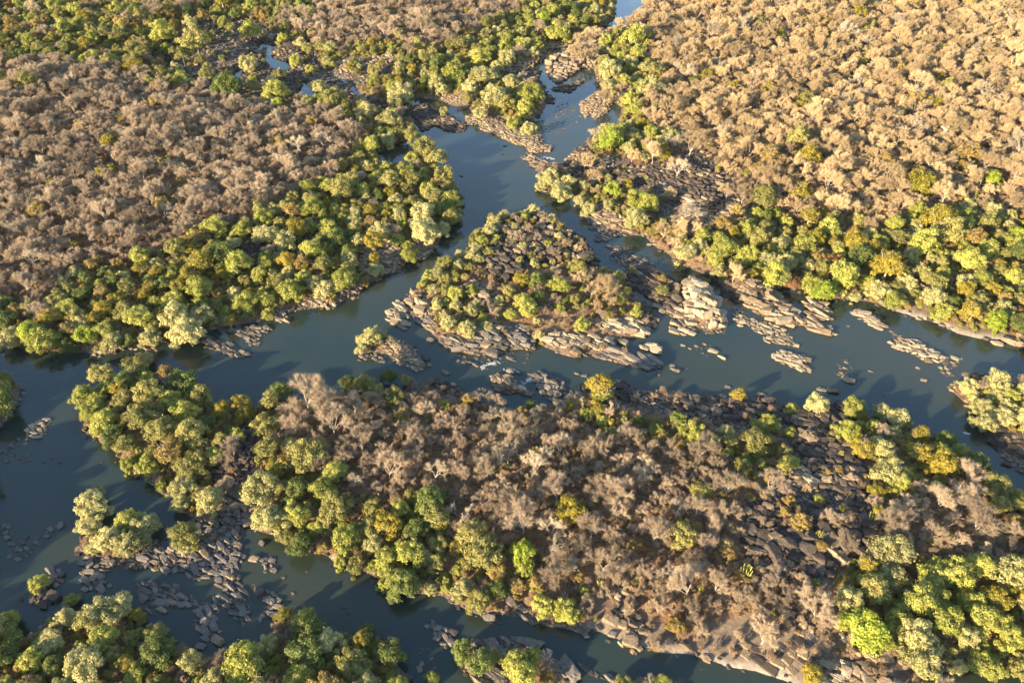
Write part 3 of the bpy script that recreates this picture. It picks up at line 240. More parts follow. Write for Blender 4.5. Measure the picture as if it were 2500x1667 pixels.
SINGLE = [
 (35.6, 500.1, 2.1, 'warm'),
 (-5.3, 394.4, 1.7, 'dark'),
 (-3.6, 403.9, 2.1, 'dark'),
 (-26.0, 369.8, 1.8, 'dark'),
 (8.2, 395.7, 1.9, 'warm'),
 (-31.8, 239.2, 3.2, 'warm'),
 (-24.4, 220.3, 3.1, 'grey'),
 (-7.3, 230.9, 4.8, 'grey'),
 (-0.7, 228.5, 2.9, 'grey'),
 (1.2, 226.9, 1.6, 'grey'),
 (-16.1, 226.5, 2.9, 'grey'),
 (-13.4, 224.5, 2.6, 'grey'),
 (-10.2, 229.3, 1.3, 'grey'),
 (4.8, 225.9, 1.4, 'grey'),
 (24.1, 219.9, 2.1, 'grey'),
 (26.6, 218.7, 2.3, 'grey'),
 (24.2, 230.9, 4.2, 'warm'),
 (27.9, 230.1, 1.6, 'warm'),
 (53.5, 235.8, 4.0, 'pale'),
 (50.9, 234.2, 3.7, 'pale'),
 (54.7, 232.8, 4.8, 'pale'),
 (59.5, 224.1, 2.3, 'grey'),
 (60.9, 221.8, 3.1, 'grey'),
 (54.1, 219.5, 1.8, 'grey'),
 (65.8, 235.8, 1.6, 'pale'),
 (43.2, 237.5, 4.3, 'pale'),
 (66.0, 236.2, 1.7, 'pale'),
 (68.2, 234.1, 1.4, 'pale'),
 (76.9, 232.4, 3.1, 'pale'),
 (79.4, 229.0, 2.8, 'pale'),
 (122.2, 218.4, 2.5, 'warm'),
 (123.1, 216.0, 3.8, 'warm'),
 (121.7, 220.3, 1.6, 'warm'),
 (125.8, 216.0, 1.4, 'grey'),
 (133.1, 221.0, 1.5, 'warm'),
 (151.0, 216.2, 2.4, 'warm'),
 (151.2, 222.8, 1.5, 'pale'),
 (133.1, 247.7, 1.2, 'pale'),
 (78.2, 212.5, 1.9, 'grey'),
 (89.3, 208.6, 2.7, 'warm'),
 (111.9, 211.1, 2.7, 'grey'),
 (115.9, 210.3, 3.5, 'warm'),
 (118.0, 209.1, 1.2, 'grey'),
 (134.0, 209.0, 1.4, 'grey'),
 (167.3, 228.4, 2.8, 'pale'),
 (169.2, 228.2, 1.4, 'pale'),
 (162.5, 218.8, 1.6, 'grey'),
 (187.2, 236.8, 3.4, 'pale'),
 (193.4, 237.9, 6.3, 'pale'),
 (64.9, 222.8, 1.1, 'warm'),
 (-74.7, 144.8, 2.2, 'grey'),
 (-69.4, 146.7, 1.3, 'warm'),
 (-75.3, 139.0, 2.8, 'warm'),
 (-65.7, 132.9, 1.2, 'grey'),
 (-73.5, 130.7, 1.1, 'warm'),
 (-61.9, 128.0, 1.2, 'warm'),
 (-59.3, 134.9, 0.9, 'grey'),
 (-46.4, 123.7, 1.4, 'grey'),
 (-148.9, 176.6, 1.7, 'grey'),
 (-134.8, 176.6, 1.1, 'warm'),
 (-114.6, 130.2, 1.9, 'grey'),
 (-91.8, 129.5, 1.0, 'grey'),
 (-46.6, 123.6, 1.4, 'grey'),
 (-45.2, 121.6, 1.2, 'grey'),
 (-8.8, 120.2, 0.8, 'grey'),
 (-6.4, 120.2, 3.0, 'grey'),
 (25.7, 113.4, 1.4, 'grey'),
 (-2.3, 115.4, 0.7, 'grey'),
 (-1.3, 112.0, 1.1, 'grey'),
 (23.6, 103.1, 1.1, 'grey'),
 (25.5, 102.9, 2.7, 'grey'),
 (-9.2, 112.8, 3.6, 'grey'),
 (46.6, 111.3, 3.2, 'warm'),
 (61.8, 112.4, 1.8, 'warm'),
 (47.3, 106.4, 1.0, 'grey'),
 (49.4, 105.5, 0.8, 'grey'),
 (57.7, 124.8, 3.7, 'warm'),
]
TREES = [
 (-53.5, 236.3, 8.5, 'pale'),
 (-52.1, 239.9, 6.3, 'pale'),
 (-56.7, 231.8, 5.0, 'pale'),
 (-47.1, 237.6, 2.8, 'pale'),
 (-8.3, 320.3, 8.3, 'pale'),
 (-10.2, 312.1, 7.4, 'pale'),
 (-3.6, 327.3, 6.3, 'pale'),
 (6.1, 323.3, 5.5, 'lime'),
 (10.4, 332.6, 6.3, 'pale'),
 (-13.5, 308.6, 4.0, 'pale'),
 (-8.1, 302.5, 3.9, 'olive'),
 (-16.9, 291.9, 7.1, 'pale'),
 (-14.2, 289.4, 5.8, 'pale'),
 (-23.1, 287.7, 5.1, 'pale'),
 (-35.1, 277.6, 6.9, 'lime'),
 (-31.3, 277.1, 7.5, 'pale'),
 (-37.2, 272.5, 4.9, 'lime'),
 (-27.4, 273.8, 6.2, 'olive'),
 (-24.0, 280.4, 4.4, 'yellow'),
 (-19.3, 274.2, 5.6, 'gold'),
 (-13.0, 278.3, 4.4, 'gold'),
 (-29.0, 269.2, 3.7, 'yellow'),
 (-23.0, 262.3, 7.9, 'lime'),
 (-29.8, 255.1, 5.3, 'pale'),
 (-22.0, 254.7, 5.9, 'pale'),
 (-26.4, 258.0, 5.4, 'lime'),
 (-24.8, 242.9, 8.1, 'pale'),
 (-17.2, 239.3, 8.0, 'pale'),
 (-16.6, 237.9, 4.5, 'pale'),
 (3.9, 270.4, 8.0, 'yellow'),
 (-1.3, 262.7, 7.3, 'olive'),
 (4.6, 256.2, 9.6, 'lime'),
 (6.3, 251.2, 8.3, 'lime'),
 (-0.7, 249.0, 5.8, 'lime'),
 (10.7, 239.6, 4.6, 'pale'),
 (11.5, 236.7, 2.8, 'gold'),
 (9.8, 247.3, 4.1, 'pale'),
 (9.7, 270.2, 6.8, 'deep'),
 (10.7, 260.5, 6.0, 'deep'),
 (19.3, 266.1, 9.8, 'lime'),
 (27.4, 279.4, 8.8, 'olive'),
 (25.2, 283.7, 4.4, 'lime'),
 (40.0, 280.3, 7.6, 'olive'),
 (27.5, 244.2, 7.5, 'lime'),
 (25.6, 260.1, 6.6, 'olive'),
 (37.3, 265.2, 11.0, 'bare'),
 (32.6, 272.9, 7.4, 'bare'),
 (42.4, 266.7, 7.3, 'bare'),
 (31.9, 263.7, 7.3, 'bare'),
 (39.1, 257.2, 6.6, 'bare'),
 (17.9, 275.9, 6.2, 'bare'),
 (44.1, 259.1, 6.6, 'olive'),
 (49.3, 251.8, 5.9, 'lime'),
 (50.6, 257.8, 4.2, 'olive'),
 (28.2, 252.6, 4.7, 'bare'),
 (12.9, 253.9, 4.1, 'bare'),
 (35.1, 250.7, 4.7, 'bare'),
 (3.4, 285.9, 4.4, 'olive'),
 (16.2, 299.1, 5.2, 'lime'),
 (3.2, 307.3, 4.0, 'bare'),
 (7.2, 310.5, 4.7, 'bare'),
 (15.5, 316.8, 4.8, 'bare'),
 (21.4, 311.0, 4.0, 'olive'),
 (1.9, 321.7, 3.4, 'bare'),
 (25.9, 307.3, 4.0, 'bare'),
 (-2.2, 315.3, 3.4, 'bare'),
 (24.7, 298.0, 5.2, 'bare'),
 (13.8, 284.0, 2.5, 'lime'),
 (51.7, 282.0, 3.8, 'olive'),
 (63.2, 275.2, 5.6, 'gold'),
 (62.0, 266.9, 5.5, 'olive'),
 (31.1, 205.9, 10.0, 'yellow'),
 (32.6, 203.4, 6.2, 'deep'),
 (28.4, 209.7, 5.8, 'yellow'),
 (-15.1, 201.4, 7.3, 'gold'),
 (-23.2, 199.1, 4.6, 'lime'),
 (-59.0, 211.7, 6.4, 'deep'),
 (-52.5, 209.1, 6.9, 'olive'),
 (-44.6, 214.7, 5.4, 'deep'),
 (-46.0, 218.4, 2.2, 'white'),
 (-38.6, 213.7, 4.3, 'olive'),
 (-48.3, 206.4, 6.3, 'olive'),
 (-41.9, 202.3, 8.3, 'olive'),
 (79.7, 203.9, 5.7, 'yellow'),
 (97.2, 199.1, 5.1, 'lime'),
 (87.2, 190.2, 8.6, 'lime'),
 (105.5, 198.9, 8.2, 'pale'),
 (118.2, 197.8, 7.7, 'lime'),
 (119.6, 194.3, 4.6, 'yellow'),
 (117.9, 188.3, 5.5, 'lime'),
 (122.1, 188.5, 5.0, 'lime'),
 (127.7, 197.8, 6.1, 'pale'),
 (132.3, 194.2, 7.6, 'pale'),
 (134.7, 193.1, 5.6, 'lime'),
 (136.9, 185.4, 4.4, 'yellow'),
 (80.0, 180.6, 8.8, 'olive'),
 (72.0, 187.8, 5.0, 'pale'),
 (59.5, 183.3, 8.9, 'lime'),
 (56.6, 191.5, 6.0, 'deep'),
 (93.5, 187.6, 4.0, 'lime'),
 (3.1, 195.3, 6.3, 'gold'),
 (-4.7, 200.1, 6.4, 'bare'),
 (10.0, 197.7, 4.9, 'white'),
 (19.8, 198.4, 4.1, 'yellow'),
 (29.4, 196.1, 5.3, 'yellow'),
 (25.2, 195.1, 5.3, 'lime'),
 (30.4, 191.8, 5.3, 'lime'),
 (24.2, 201.5, 3.7, 'pale'),
 (6.7, 201.5, 3.7, 'deep'),
 (29.6, 204.6, 4.5, 'deep'),
 (-1.4, 174.8, 7.6, 'white'),
 (16.6, 183.2, 4.7, 'white'),
 (9.2, 186.4, 5.4, 'white'),
 (24.0, 178.2, 5.5, 'white'),
 (38.4, 187.3, 5.0, 'bare'),
 (11.3, 172.8, 5.2, 'white'),
 (17.4, 171.5, 4.1, 'white'),
 (34.6, 172.4, 6.8, 'bare'),
 (43.3, 183.0, 5.1, 'bare'),
 (-2.4, 193.4, 3.4, 'bare'),
 (24.0, 185.5, 4.7, 'bare'),
 (-150.4, 204.0, 8.4, 'lime'),
 (-148.1, 214.4, 9.1, 'olive'),
 (-138.2, 219.7, 9.8, 'olive'),
 (-137.0, 224.0, 6.6, 'pale'),
 (-126.8, 203.1, 11.5, 'olive'),
 (-137.9, 191.1, 9.6, 'lime'),
 (-144.2, 195.9, 7.1, 'lime'),
 (-125.0, 190.8, 11.6, 'olive'),
 (-135.9, 200.9, 7.2, 'olive'),
 (-117.4, 210.4, 10.7, 'deep'),
 (-108.7, 202.0, 9.4, 'olive'),
 (-126.1, 216.6, 8.1, 'gold'),
 (-100.0, 197.6, 6.7, 'yellow'),
 (-94.6, 200.6, 7.8, 'yellow'),
 (-91.5, 193.8, 5.6, 'yellow'),
 (-81.5, 206.6, 7.9, 'deep'),
 (-115.7, 185.0, 10.9, 'olive'),
 (-105.1, 182.1, 9.8, 'olive'),
 (-127.0, 180.5, 6.3, 'olive'),
 (-70.9, 198.8, 15.6, 'bare'),
 (-62.8, 192.3, 14.3, 'bare'),
 (-70.6, 187.8, 12.0, 'bare'),
 (-59.3, 185.4, 11.5, 'bare'),
 (-116.7, 171.3, 8.1, 'lime'),
 (-101.5, 170.6, 11.0, 'olive'),
 (-102.8, 162.9, 7.9, 'pale'),
 (-92.3, 157.3, 8.7, 'pale'),
 (-111.1, 165.6, 4.2, 'lime'),
 (-101.8, 157.5, 5.5, 'pale'),
 (-78.4, 175.7, 8.7, 'olive'),
 (-64.9, 172.7, 11.9, 'olive'),
 (-61.1, 169.4, 7.8, 'bare'),
 (-77.5, 161.9, 11.5, 'pale'),
 (-72.1, 161.9, 5.7, 'olive'),
 (-72.4, 150.0, 9.6, 'pale'),
 (-65.7, 152.6, 8.9, 'lime'),
 (-61.7, 141.5, 7.9, 'deep'),
 (-52.9, 153.8, 10.4, 'olive'),
 (-42.3, 155.0, 6.3, 'olive'),
 (-42.2, 146.9, 8.4, 'olive'),
 (-36.5, 147.8, 8.4, 'yellow'),
 (-25.0, 154.2, 9.3, 'deep'),
 (-22.5, 148.8, 8.0, 'olive'),
 (-30.7, 157.4, 4.9, 'olive'),
 (-49.9, 137.3, 4.2, 'lime'),
 (-44.6, 135.5, 5.9, 'olive'),
 (-35.5, 136.0, 8.1, 'lime'),
 (-29.4, 137.6, 8.1, 'lime'),
 (-33.9, 131.1, 8.3, 'lime'),
 (-40.1, 135.3, 4.2, 'lime'),
 (-30.4, 127.7, 7.8, 'deep'),
 (-25.2, 137.1, 4.9, 'pale'),
 (-7.6, 136.0, 11.6, 'olive'),
 (-11.0, 143.1, 9.3, 'olive'),
 (-4.1, 132.1, 7.6, 'gold'),
 (-15.2, 133.5, 3.5, 'lime'),
 (-16.2, 139.7, 4.6, 'yellow'),
 (-23.1, 128.2, 4.1, 'pale'),
 (-55.5, 141.6, 5.3, 'gold'),
 (3.3, 136.5, 7.2, 'limeb'),
 (3.3, 132.7, 5.5, 'lime'),
 (17.7, 151.2, 8.5, 'yellow'),
 (8.4, 121.7, 6.1, 'lime'),
 (14.0, 121.0, 6.9, 'lime'),
 (15.9, 118.8, 5.2, 'lime'),
 (20.1, 126.9, 4.1, 'lime'),
 (-13.7, 127.3, 5.8, 'pale'),
 (-4.2, 126.4, 5.8, 'deep'),
 (1.2, 128.1, 6.2, 'gold'),
 (6.5, 129.0, 5.0, 'gold'),
 (3.4, 144.9, 12.3, 'bare'),
 (-15.2, 151.1, 9.0, 'white'),
 (32.0, 157.9, 11.5, 'bare'),
 (40.2, 152.8, 5.8, 'bare'),
 (18.5, 134.5, 5.9, 'white'),
 (23.3, 144.3, 9.6, 'bare'),
 (43.7, 132.1, 8.4, 'white'),
 (38.0, 132.0, 5.9, 'bare'),
 (8.8, 168.8, 10.9, 'white'),
 (-38.7, 166.6, 10.4, 'bare'),
 (-15.5, 167.4, 8.5, 'bare'),
 (-1.0, 171.9, 9.6, 'white'),
 (134.9, 156.0, 8.3, 'white'),
 (136.3, 145.3, 13.1, 'bare'),
 (117.8, 152.0, 8.6, 'bare'),
 (108.7, 136.2, 12.1, 'olivep'),
 (113.9, 177.6, 7.9, 'yellow'),
 (120.5, 177.6, 8.9, 'pale'),
 (131.9, 175.3, 8.8, 'yellow'),
 (136.6, 170.2, 8.4, 'yellow'),
 (136.6, 185.2, 5.6, 'yellow'),
 (119.0, 166.2, 9.6, 'pale'),
 (120.4, 162.6, 7.2, 'lime'),
 (112.3, 159.3, 5.2, 'yellow'),
 (144.7, 183.9, 6.3, 'deep'),
 (146.8, 177.5, 6.1, 'lime'),
 (148.7, 172.4, 7.4, 'deep'),
 (150.4, 163.0, 9.2, 'olive'),
 (147.9, 154.6, 7.0, 'olive'),
 (150.0, 149.4, 6.3, 'gold'),
 (94.2, 157.4, 3.8, 'lime'),
 (86.2, 148.5, 7.5, 'gold'),
 (85.0, 156.4, 5.4, 'gold'),
 (99.7, 148.2, 5.3, 'bare'),
 (88.7, 171.5, 5.4, 'lime'),
 (89.1, 177.9, 5.1, 'olive'),
 (103.6, 169.1, 4.0, 'gold'),
 (100.0, 168.1, 3.3, 'gold'),
 (120.3, 134.4, 4.2, 'lime'),
 (132.5, 132.6, 6.5, 'lime'),
 (137.3, 141.2, 3.0, 'lime'),
 (88.9, 138.8, 4.8, 'gold'),
 (104.3, 158.6, 2.9, 'gold'),
 (61.8, 138.5, 7.3, 'gold'),
 (79.5, 161.1, 9.2, 'bare'),
 (81.6, 151.5, 4.9, 'gold'),
 (85.5, 147.3, 7.5, 'gold'),
 (64.8, 129.9, 5.0, 'gold'),
 (92.0, 112.5, 10.2, 'limeb'),
 (93.1, 128.3, 7.0, 'gold'),
 (98.8, 124.8, 7.8, 'olive'),
 (110.2, 127.7, 4.5, 'olive'),
 (110.3, 121.2, 8.9, 'lime'),
 (103.1, 116.7, 8.0, 'lime'),
 (115.7, 122.6, 9.0, 'lime'),
 (115.4, 116.0, 8.7, 'lime'),
 (105.7, 111.5, 9.4, 'pale'),
 (105.4, 105.2, 9.9, 'pale'),
 (125.3, 122.1, 7.7, 'lime'),
 (125.7, 117.5, 8.0, 'lime'),
 (130.8, 116.3, 7.6, 'lime'),
 (131.0, 111.1, 7.8, 'lime'),
 (122.4, 105.2, 8.4, 'lime'),
 (115.9, 105.2, 4.2, 'pale'),
 (131.9, 131.8, 6.7, 'lime'),
 (76.2, 101.6, 5.6, 'yellow'),
 (48.7, 125.7, 10.7, 'bare'),
 (48.3, 119.5, 7.2, 'bare'),
 (58.7, 130.9, 5.0, 'bare'),
 (81.1, 128.3, 4.1, 'bare'),
 (134.8, 300.8, 8.3, 'yellow'),
 (150.7, 298.5, 11.2, 'yellow'),
 (109.6, 300.8, 11.3, 'olive'),
 (92.5, 293.2, 10.4, 'lime'),
 (102.3, 288.1, 9.7, 'lime'),
 (109.1, 272.7, 11.2, 'lime'),
 (117.5, 272.0, 6.2, 'rust'),
 (131.9, 288.4, 7.7, 'gold'),
 (138.0, 285.1, 7.6, 'rust'),
 (124.7, 271.1, 10.5, 'lime'),
 (137.2, 272.3, 11.8, 'lime'),
 (128.2, 263.8, 9.1, 'limeb'),
 (157.2, 277.1, 12.6, 'yellow'),
 (148.0, 284.4, 11.5, 'deep'),
 (179.5, 294.7, 13.1, 'lime'),
 (150.6, 265.8, 9.2, 'pale'),
 (188.6, 244.1, 8.1, 'limeb'),
 (169.7, 300.2, 10.6, 'olive'),
 (193.1, 301.8, 14.7, 'olive'),
 (123.9, 290.3, 9.7, 'olive'),
 (122.9, 307.6, 7.4, 'olive'),
 (169.1, 279.2, 5.0, 'pale'),
 (173.9, 280.3, 5.0, 'pale'),
 (75.7, 292.6, 9.8, 'pale'),
 (88.4, 280.5, 6.3, 'pale'),
 (174.3, 267.2, 8.6, 'olive'),
 (186.3, 255.1, 10.1, 'olive'),
 (205.1, 289.7, 9.0, 'lime'),
 (223.5, 301.0, 7.9, 'limeb'),
 (19.0, 359.3, 11.2, 'pale'),
 (24.3, 347.6, 11.0, 'pale'),
 (15.3, 356.0, 6.6, 'pale'),
 (27.8, 357.6, 8.1, 'pale'),
 (32.7, 341.6, 6.4, 'pale'),
 (37.0, 332.1, 7.7, 'pale'),
 (55.6, 403.0, 13.8, 'lime'),
 (53.1, 393.5, 12.8, 'limeb'),
 (51.2, 414.4, 8.2, 'pale'),
 (48.8, 345.9, 8.0, 'limeb'),
 (59.5, 334.5, 11.4, 'lime'),
 (63.9, 330.4, 11.3, 'lime'),
 (56.9, 318.7, 11.0, 'pale'),
 (75.0, 403.7, 9.7, 'lime'),
 (71.0, 437.2, 10.3, 'lime'),
 (69.2, 451.3, 10.5, 'lime'),
 (82.6, 462.8, 15.3, 'pale'),
 (60.6, 491.8, 16.1, 'pale'),
 (83.3, 544.8, 17.4, 'lime'),
 (71.6, 554.9, 12.4, 'olive'),
 (88.7, 493.2, 11.3, 'olive'),
 (137.1, 338.4, 10.0, 'yellow'),
 (196.1, 342.9, 14.6, 'yellow'),
 (234.3, 351.0, 8.8, 'limeb'),
 (181.4, 337.2, 4.2, 'limeb'),
 (134.5, 314.3, 10.2, 'yellow'),
 (146.4, 315.4, 8.9, 'olive'),
 (157.9, 317.2, 8.2, 'olive'),
 (193.4, 312.6, 12.3, 'yellow'),
 (207.3, 316.5, 7.5, 'lime'),
 (222.5, 339.8, 2.8, 'limeb'),
 (117.2, 361.9, 6.0, 'olive'),
 (228.1, 422.4, 3.3, 'limeb'),
 (111.5, 479.3, 6.4, 'deep'),
 (131.9, 500.4, 7.5, 'white'),
 (150.3, 482.8, 8.3, 'white'),
 (232.8, 373.2, 14.7, 'gold'),
 (255.7, 413.6, 12.4, 'bare'),
 (274.7, 419.1, 16.0, 'bare'),
 (203.5, 390.9, 11.9, 'bare'),
 (101.0, 459.6, 7.1, 'white'),
 (274.2, 450.3, 9.6, 'white'),
 (207.6, 467.2, 11.7, 'white'),
 (-10.5, 449.3, 14.1, 'pale'),
 (-18.0, 437.2, 9.4, 'pale'),
 (-2.8, 445.2, 12.2, 'olive'),
 (11.0, 450.3, 13.2, 'lime'),
 (14.0, 463.9, 8.9, 'lime'),
 (0.7, 425.6, 10.1, 'lime'),
 (9.6, 416.2, 8.2, 'pale'),
 (7.5, 438.2, 11.2, 'lime'),
 (-0.2, 476.0, 10.0, 'pale'),
 (-36.0, 489.5, 16.0, 'lime'),
 (-19.2, 512.4, 14.6, 'lime'),
 (-3.1, 515.0, 11.7, 'pale'),
 (-17.6, 487.2, 16.0, 'pale'),
 (31.4, 563.0, 16.8, 'lime'),
 (-46.2, 476.0, 10.0, 'pale'),
 (-42.2, 469.4, 8.1, 'pale'),
 (-25.1, 468.3, 10.8, 'pale'),
 (-66.1, 460.7, 13.4, 'pale'),
 (-68.4, 449.3, 10.5, 'pale'),
 (-83.0, 436.2, 11.1, 'pale'),
 (-68.1, 424.7, 12.6, 'pale'),
 (-39.7, 444.1, 6.0, 'pale'),
 (-54.9, 407.2, 9.8, 'olive'),
 (23.2, 592.2, 9.7, 'limeb'),
 (15.8, 543.9, 10.1, 'lime'),
 (-33.7, 535.7, 12.0, 'olive'),
 (-46.7, 387.7, 13.4, 'olive'),
 (-39.6, 375.6, 13.9, 'olive'),
 (-34.0, 358.6, 12.0, 'olive'),
 (-29.8, 337.8, 10.7, 'lime'),
 (-38.3, 337.8, 10.7, 'olive'),
 (-36.6, 353.3, 9.6, 'gold'),
 (-49.7, 353.3, 9.6, 'olive'),
 (-41.2, 322.0, 11.8, 'pale'),
 (-53.7, 362.6, 6.0, 'lime'),
 (-72.0, 316.5, 8.2, 'pale'),
 (-59.3, 307.3, 8.7, 'pale'),
 (-39.2, 307.8, 12.8, 'pale'),
 (-31.2, 314.6, 7.5, 'pale'),
 (-50.8, 302.4, 7.3, 'lime'),
 (-68.6, 301.7, 6.6, 'pale'),
 (-70.0, 285.8, 7.7, 'pale'),
 (-69.4, 277.6, 6.9, 'olive'),
 (-27.3, 328.7, 7.7, 'lime'),
 (-52.2, 320.9, 7.6, 'pale'),
 (-46.4, 332.8, 7.8, 'olive'),
 (-211.2, 476.0, 8.2, 'white'),
 (-162.0, 453.3, 7.0, 'white'),
 (-209.5, 386.6, 9.4, 'yellow'),
 (-198.9, 355.5, 10.4, 'yellow'),
 (-111.6, 384.4, 13.4, 'white'),
 (-320.1, 535.7, 12.0, 'lime'),
 (-238.4, 553.0, 17.6, 'lime'),
 (-206.1, 527.2, 20.1, 'olive'),
 (-181.2, 560.4, 14.6, 'lime'),
 (-168.6, 505.1, 11.5, 'pale'),
 (-141.3, 460.7, 13.4, 'lime'),
 (-167.8, 458.6, 15.2, 'deep'),
 (-136.6, 445.1, 7.8, 'limeb'),
 (-117.8, 474.9, 10.9, 'pale'),
 (-103.3, 444.2, 14.9, 'olive'),
 (-194.3, 473.8, 8.2, 'deep'),
 (-183.9, 236.8, 9.7, 'limeb'),
 (-177.3, 232.6, 10.7, 'lime'),
 (-162.7, 235.2, 7.9, 'limeb'),
 (-156.6, 238.2, 7.4, 'lime'),
 (-151.4, 234.0, 8.5, 'pale'),
 (-145.7, 245.4, 10.5, 'lime'),
 (-138.0, 235.7, 8.5, 'pale'),
 (-130.9, 244.7, 11.7, 'pale'),
 (-121.9, 248.5, 10.0, 'pale'),
 (-123.7, 236.8, 12.6, 'pale'),
 (-110.8, 246.5, 5.8, 'yellow'),
 (-106.4, 256.1, 10.2, 'lime'),
 (-100.4, 260.2, 8.4, 'lime'),
 (-90.1, 263.0, 10.3, 'lime'),
 (-80.8, 267.8, 9.2, 'pale'),
 (-76.4, 266.2, 8.6, 'pale'),
 (-130.0, 278.4, 10.7, 'yellow'),
 (-132.9, 270.9, 9.3, 'yellow'),
 (-122.9, 268.9, 6.1, 'rust'),
 (-123.6, 285.1, 12.2, 'deep'),
 (-86.3, 290.3, 9.7, 'lime'),
 (-101.2, 289.2, 5.1, 'pale'),
 (-80.4, 287.5, 5.1, 'pale'),
 (-171.1, 247.2, 7.6, 'olive'),
 (-180.4, 256.7, 7.8, 'olive'),
 (-196.9, 244.7, 8.7, 'deep'),
 (-144.2, 289.2, 9.7, 'olive'),
 (-156.2, 263.6, 7.9, 'olive'),
 (-128.1, 155.7, 10.0, 'pale'),
 (-127.4, 149.2, 6.7, 'pale'),
 (-129.2, 160.2, 6.0, 'olive'),
 (-115.5, 150.1, 8.5, 'lime'),
 (-110.5, 148.5, 8.4, 'pale'),
 (-118.2, 143.3, 8.3, 'pale'),
 (-111.8, 142.0, 7.4, 'pale'),
 (-109.7, 145.3, 5.7, 'pale'),
 (-122.0, 141.8, 5.2, 'pale'),
 (-96.0, 143.5, 9.2, 'olive'),
 (-95.4, 141.3, 5.2, 'pale'),
 (-133.6, 129.3, 5.4, 'lime'),
 (-134.1, 127.6, 3.3, 'gold'),
 (-62.2, 119.4, 4.8, 'yellow'),
 (-111.4, 118.9, 9.2, 'pale'),
 (-107.3, 121.9, 6.9, 'pale'),
 (-113.3, 116.6, 6.8, 'olive'),
 (-122.7, 124.6, 4.1, 'lime'),
 (-107.5, 111.9, 6.6, 'lime'),
 (-124.1, 105.9, 7.3, 'lime'),
 (-109.5, 104.5, 9.5, 'pale'),
 (-99.9, 105.4, 5.0, 'yellow'),
 (-82.5, 105.4, 6.5, 'pale'),
 (-135.6, 117.2, 6.0, 'lime'),
 (-95.3, 113.7, 6.3, 'olive'),
 (-121.6, 111.1, 6.6, 'pale'),
 (-68.2, 104.4, 9.9, 'lime'),
 (-53.5, 107.5, 8.9, 'deep'),
 (-48.8, 111.1, 7.8, 'pale'),
 (-102.1, 119.6, 4.0, 'yellow'),
 (-39.5, 111.8, 5.5, 'yellow'),
 (-31.9, 108.0, 7.3, 'deep'),
 (-12.8, 108.4, 5.8, 'deep'),
 (-8.1, 105.0, 7.6, 'deep'),
 (-5.1, 107.4, 5.0, 'olive'),
 (1.1, 105.1, 7.2, 'lime'),
 (2.9, 101.1, 7.5, 'lime'),
 (5.7, 107.4, 5.0, 'lime'),
 (9.2, 107.6, 4.2, 'white'),
 (9.0, 102.2, 4.9, 'gold'),
 (-20.5, 102.6, 3.4, 'deep'),
 (34.4, 100.6, 4.9, 'white'),
 (29.0, 99.3, 5.6, 'olive'),
 (38.1, 100.4, 4.5, 'lime'),
 (-41.7, 104.7, 8.8, 'olive'),
 (-39.3, 115.1, 4.3, 'deep'),
]
PALMS = [
 (106.6, 127.0, 3.7),
 (136.8, 124.7, 3.7),
 (139.6, 122.9, 3.7),
 (109.3, 151.5, 3.6),
 (116.0, 159.9, 2.7),
 (33.5, 190.2, 2.6),
 (38.8, 194.9, 2.2),
 (-21.9, 146.3, 3.1),
 (-25.9, 144.4, 2.6),
 (-51.6, 353.0, 5.9),
]
CACTI = [
 (89.8, 143.3, 2.6),
 (62.1, 160.6, 2.1),
 (107.6, 149.8, 3.5),
 (66.0, 131.3, 3.8),
 (62.0, 125.2, 2.0),
 (65.9, 126.2, 1.8),
 (107.0, 176.3, 1.7),
 (99.9, 153.2, 2.7),
 (35.6, 138.3, 2.1),
 (29.1, 137.4, 1.7),
 (24.9, 128.8, 2.5),
 (65.3, 160.0, 2.1),
]
FOAM = [
 (-12.8, 222.2, -4.0, 228.0, 2.4),
 (-9.0, 225.1, -4.6, 226.7, 1.4),
 (-3.1, 221.8, 1.0, 222.6, 1.6),
 (3.7, 214.9, 7.5, 217.3, 1.8),
 (15.6, 391.5, 22.6, 389.0, 2.3),
 (154.0, 190.0, 156.2, 189.3, 0.9),
 (7.4, 508.1, 12.2, 509.4, 2.0),
]
BEDROCK = [
 ('jointed_bedrock', [(69.4,135.1),(76.4,135.6),(79,132.7),(80.1,130.3),(84,129.3),(85.9,124.6),(89.6,120.5),(89.3,115.6),(82.1,114.3),(76.2,116.1),(69.6,115.2),(64.3,116.5),(67.3,122.3),(69.1,126.5),(68.5,131.2)], (6.19,-4.72), (-11.56,-29.07), 2.3, 1.6, 0.25, 1.1, ('warm', 'dark', 'dark', 'warm'), {'label': 'dark brown bedrock outcrop split by joints into rows of rounded blocks', 'category': 'rock outcrop'}, 'block', 1.0),
 ('cracked_bedrock_slab', [(65.2,116.4),(69.7,115.3),(76.3,115.9),(82.2,114.2),(89.4,115.5),(94.4,110.4),(102.9,105.8),(98.1,101.1),(85.1,99.5),(77.4,100.3),(71.3,103),(64.3,105.8),(58.9,109.5),(60.5,113.3)], (6.19,-4.72), (-11.56,-29.07), 3.0, 2.3, 0.1, 0.5, ('warm', 'grey', 'warm', 'dark'), {'label': 'dull cracked bedrock slab sloping down to the near channel', 'category': 'rock slab'}, 'slab', 0.55),
]
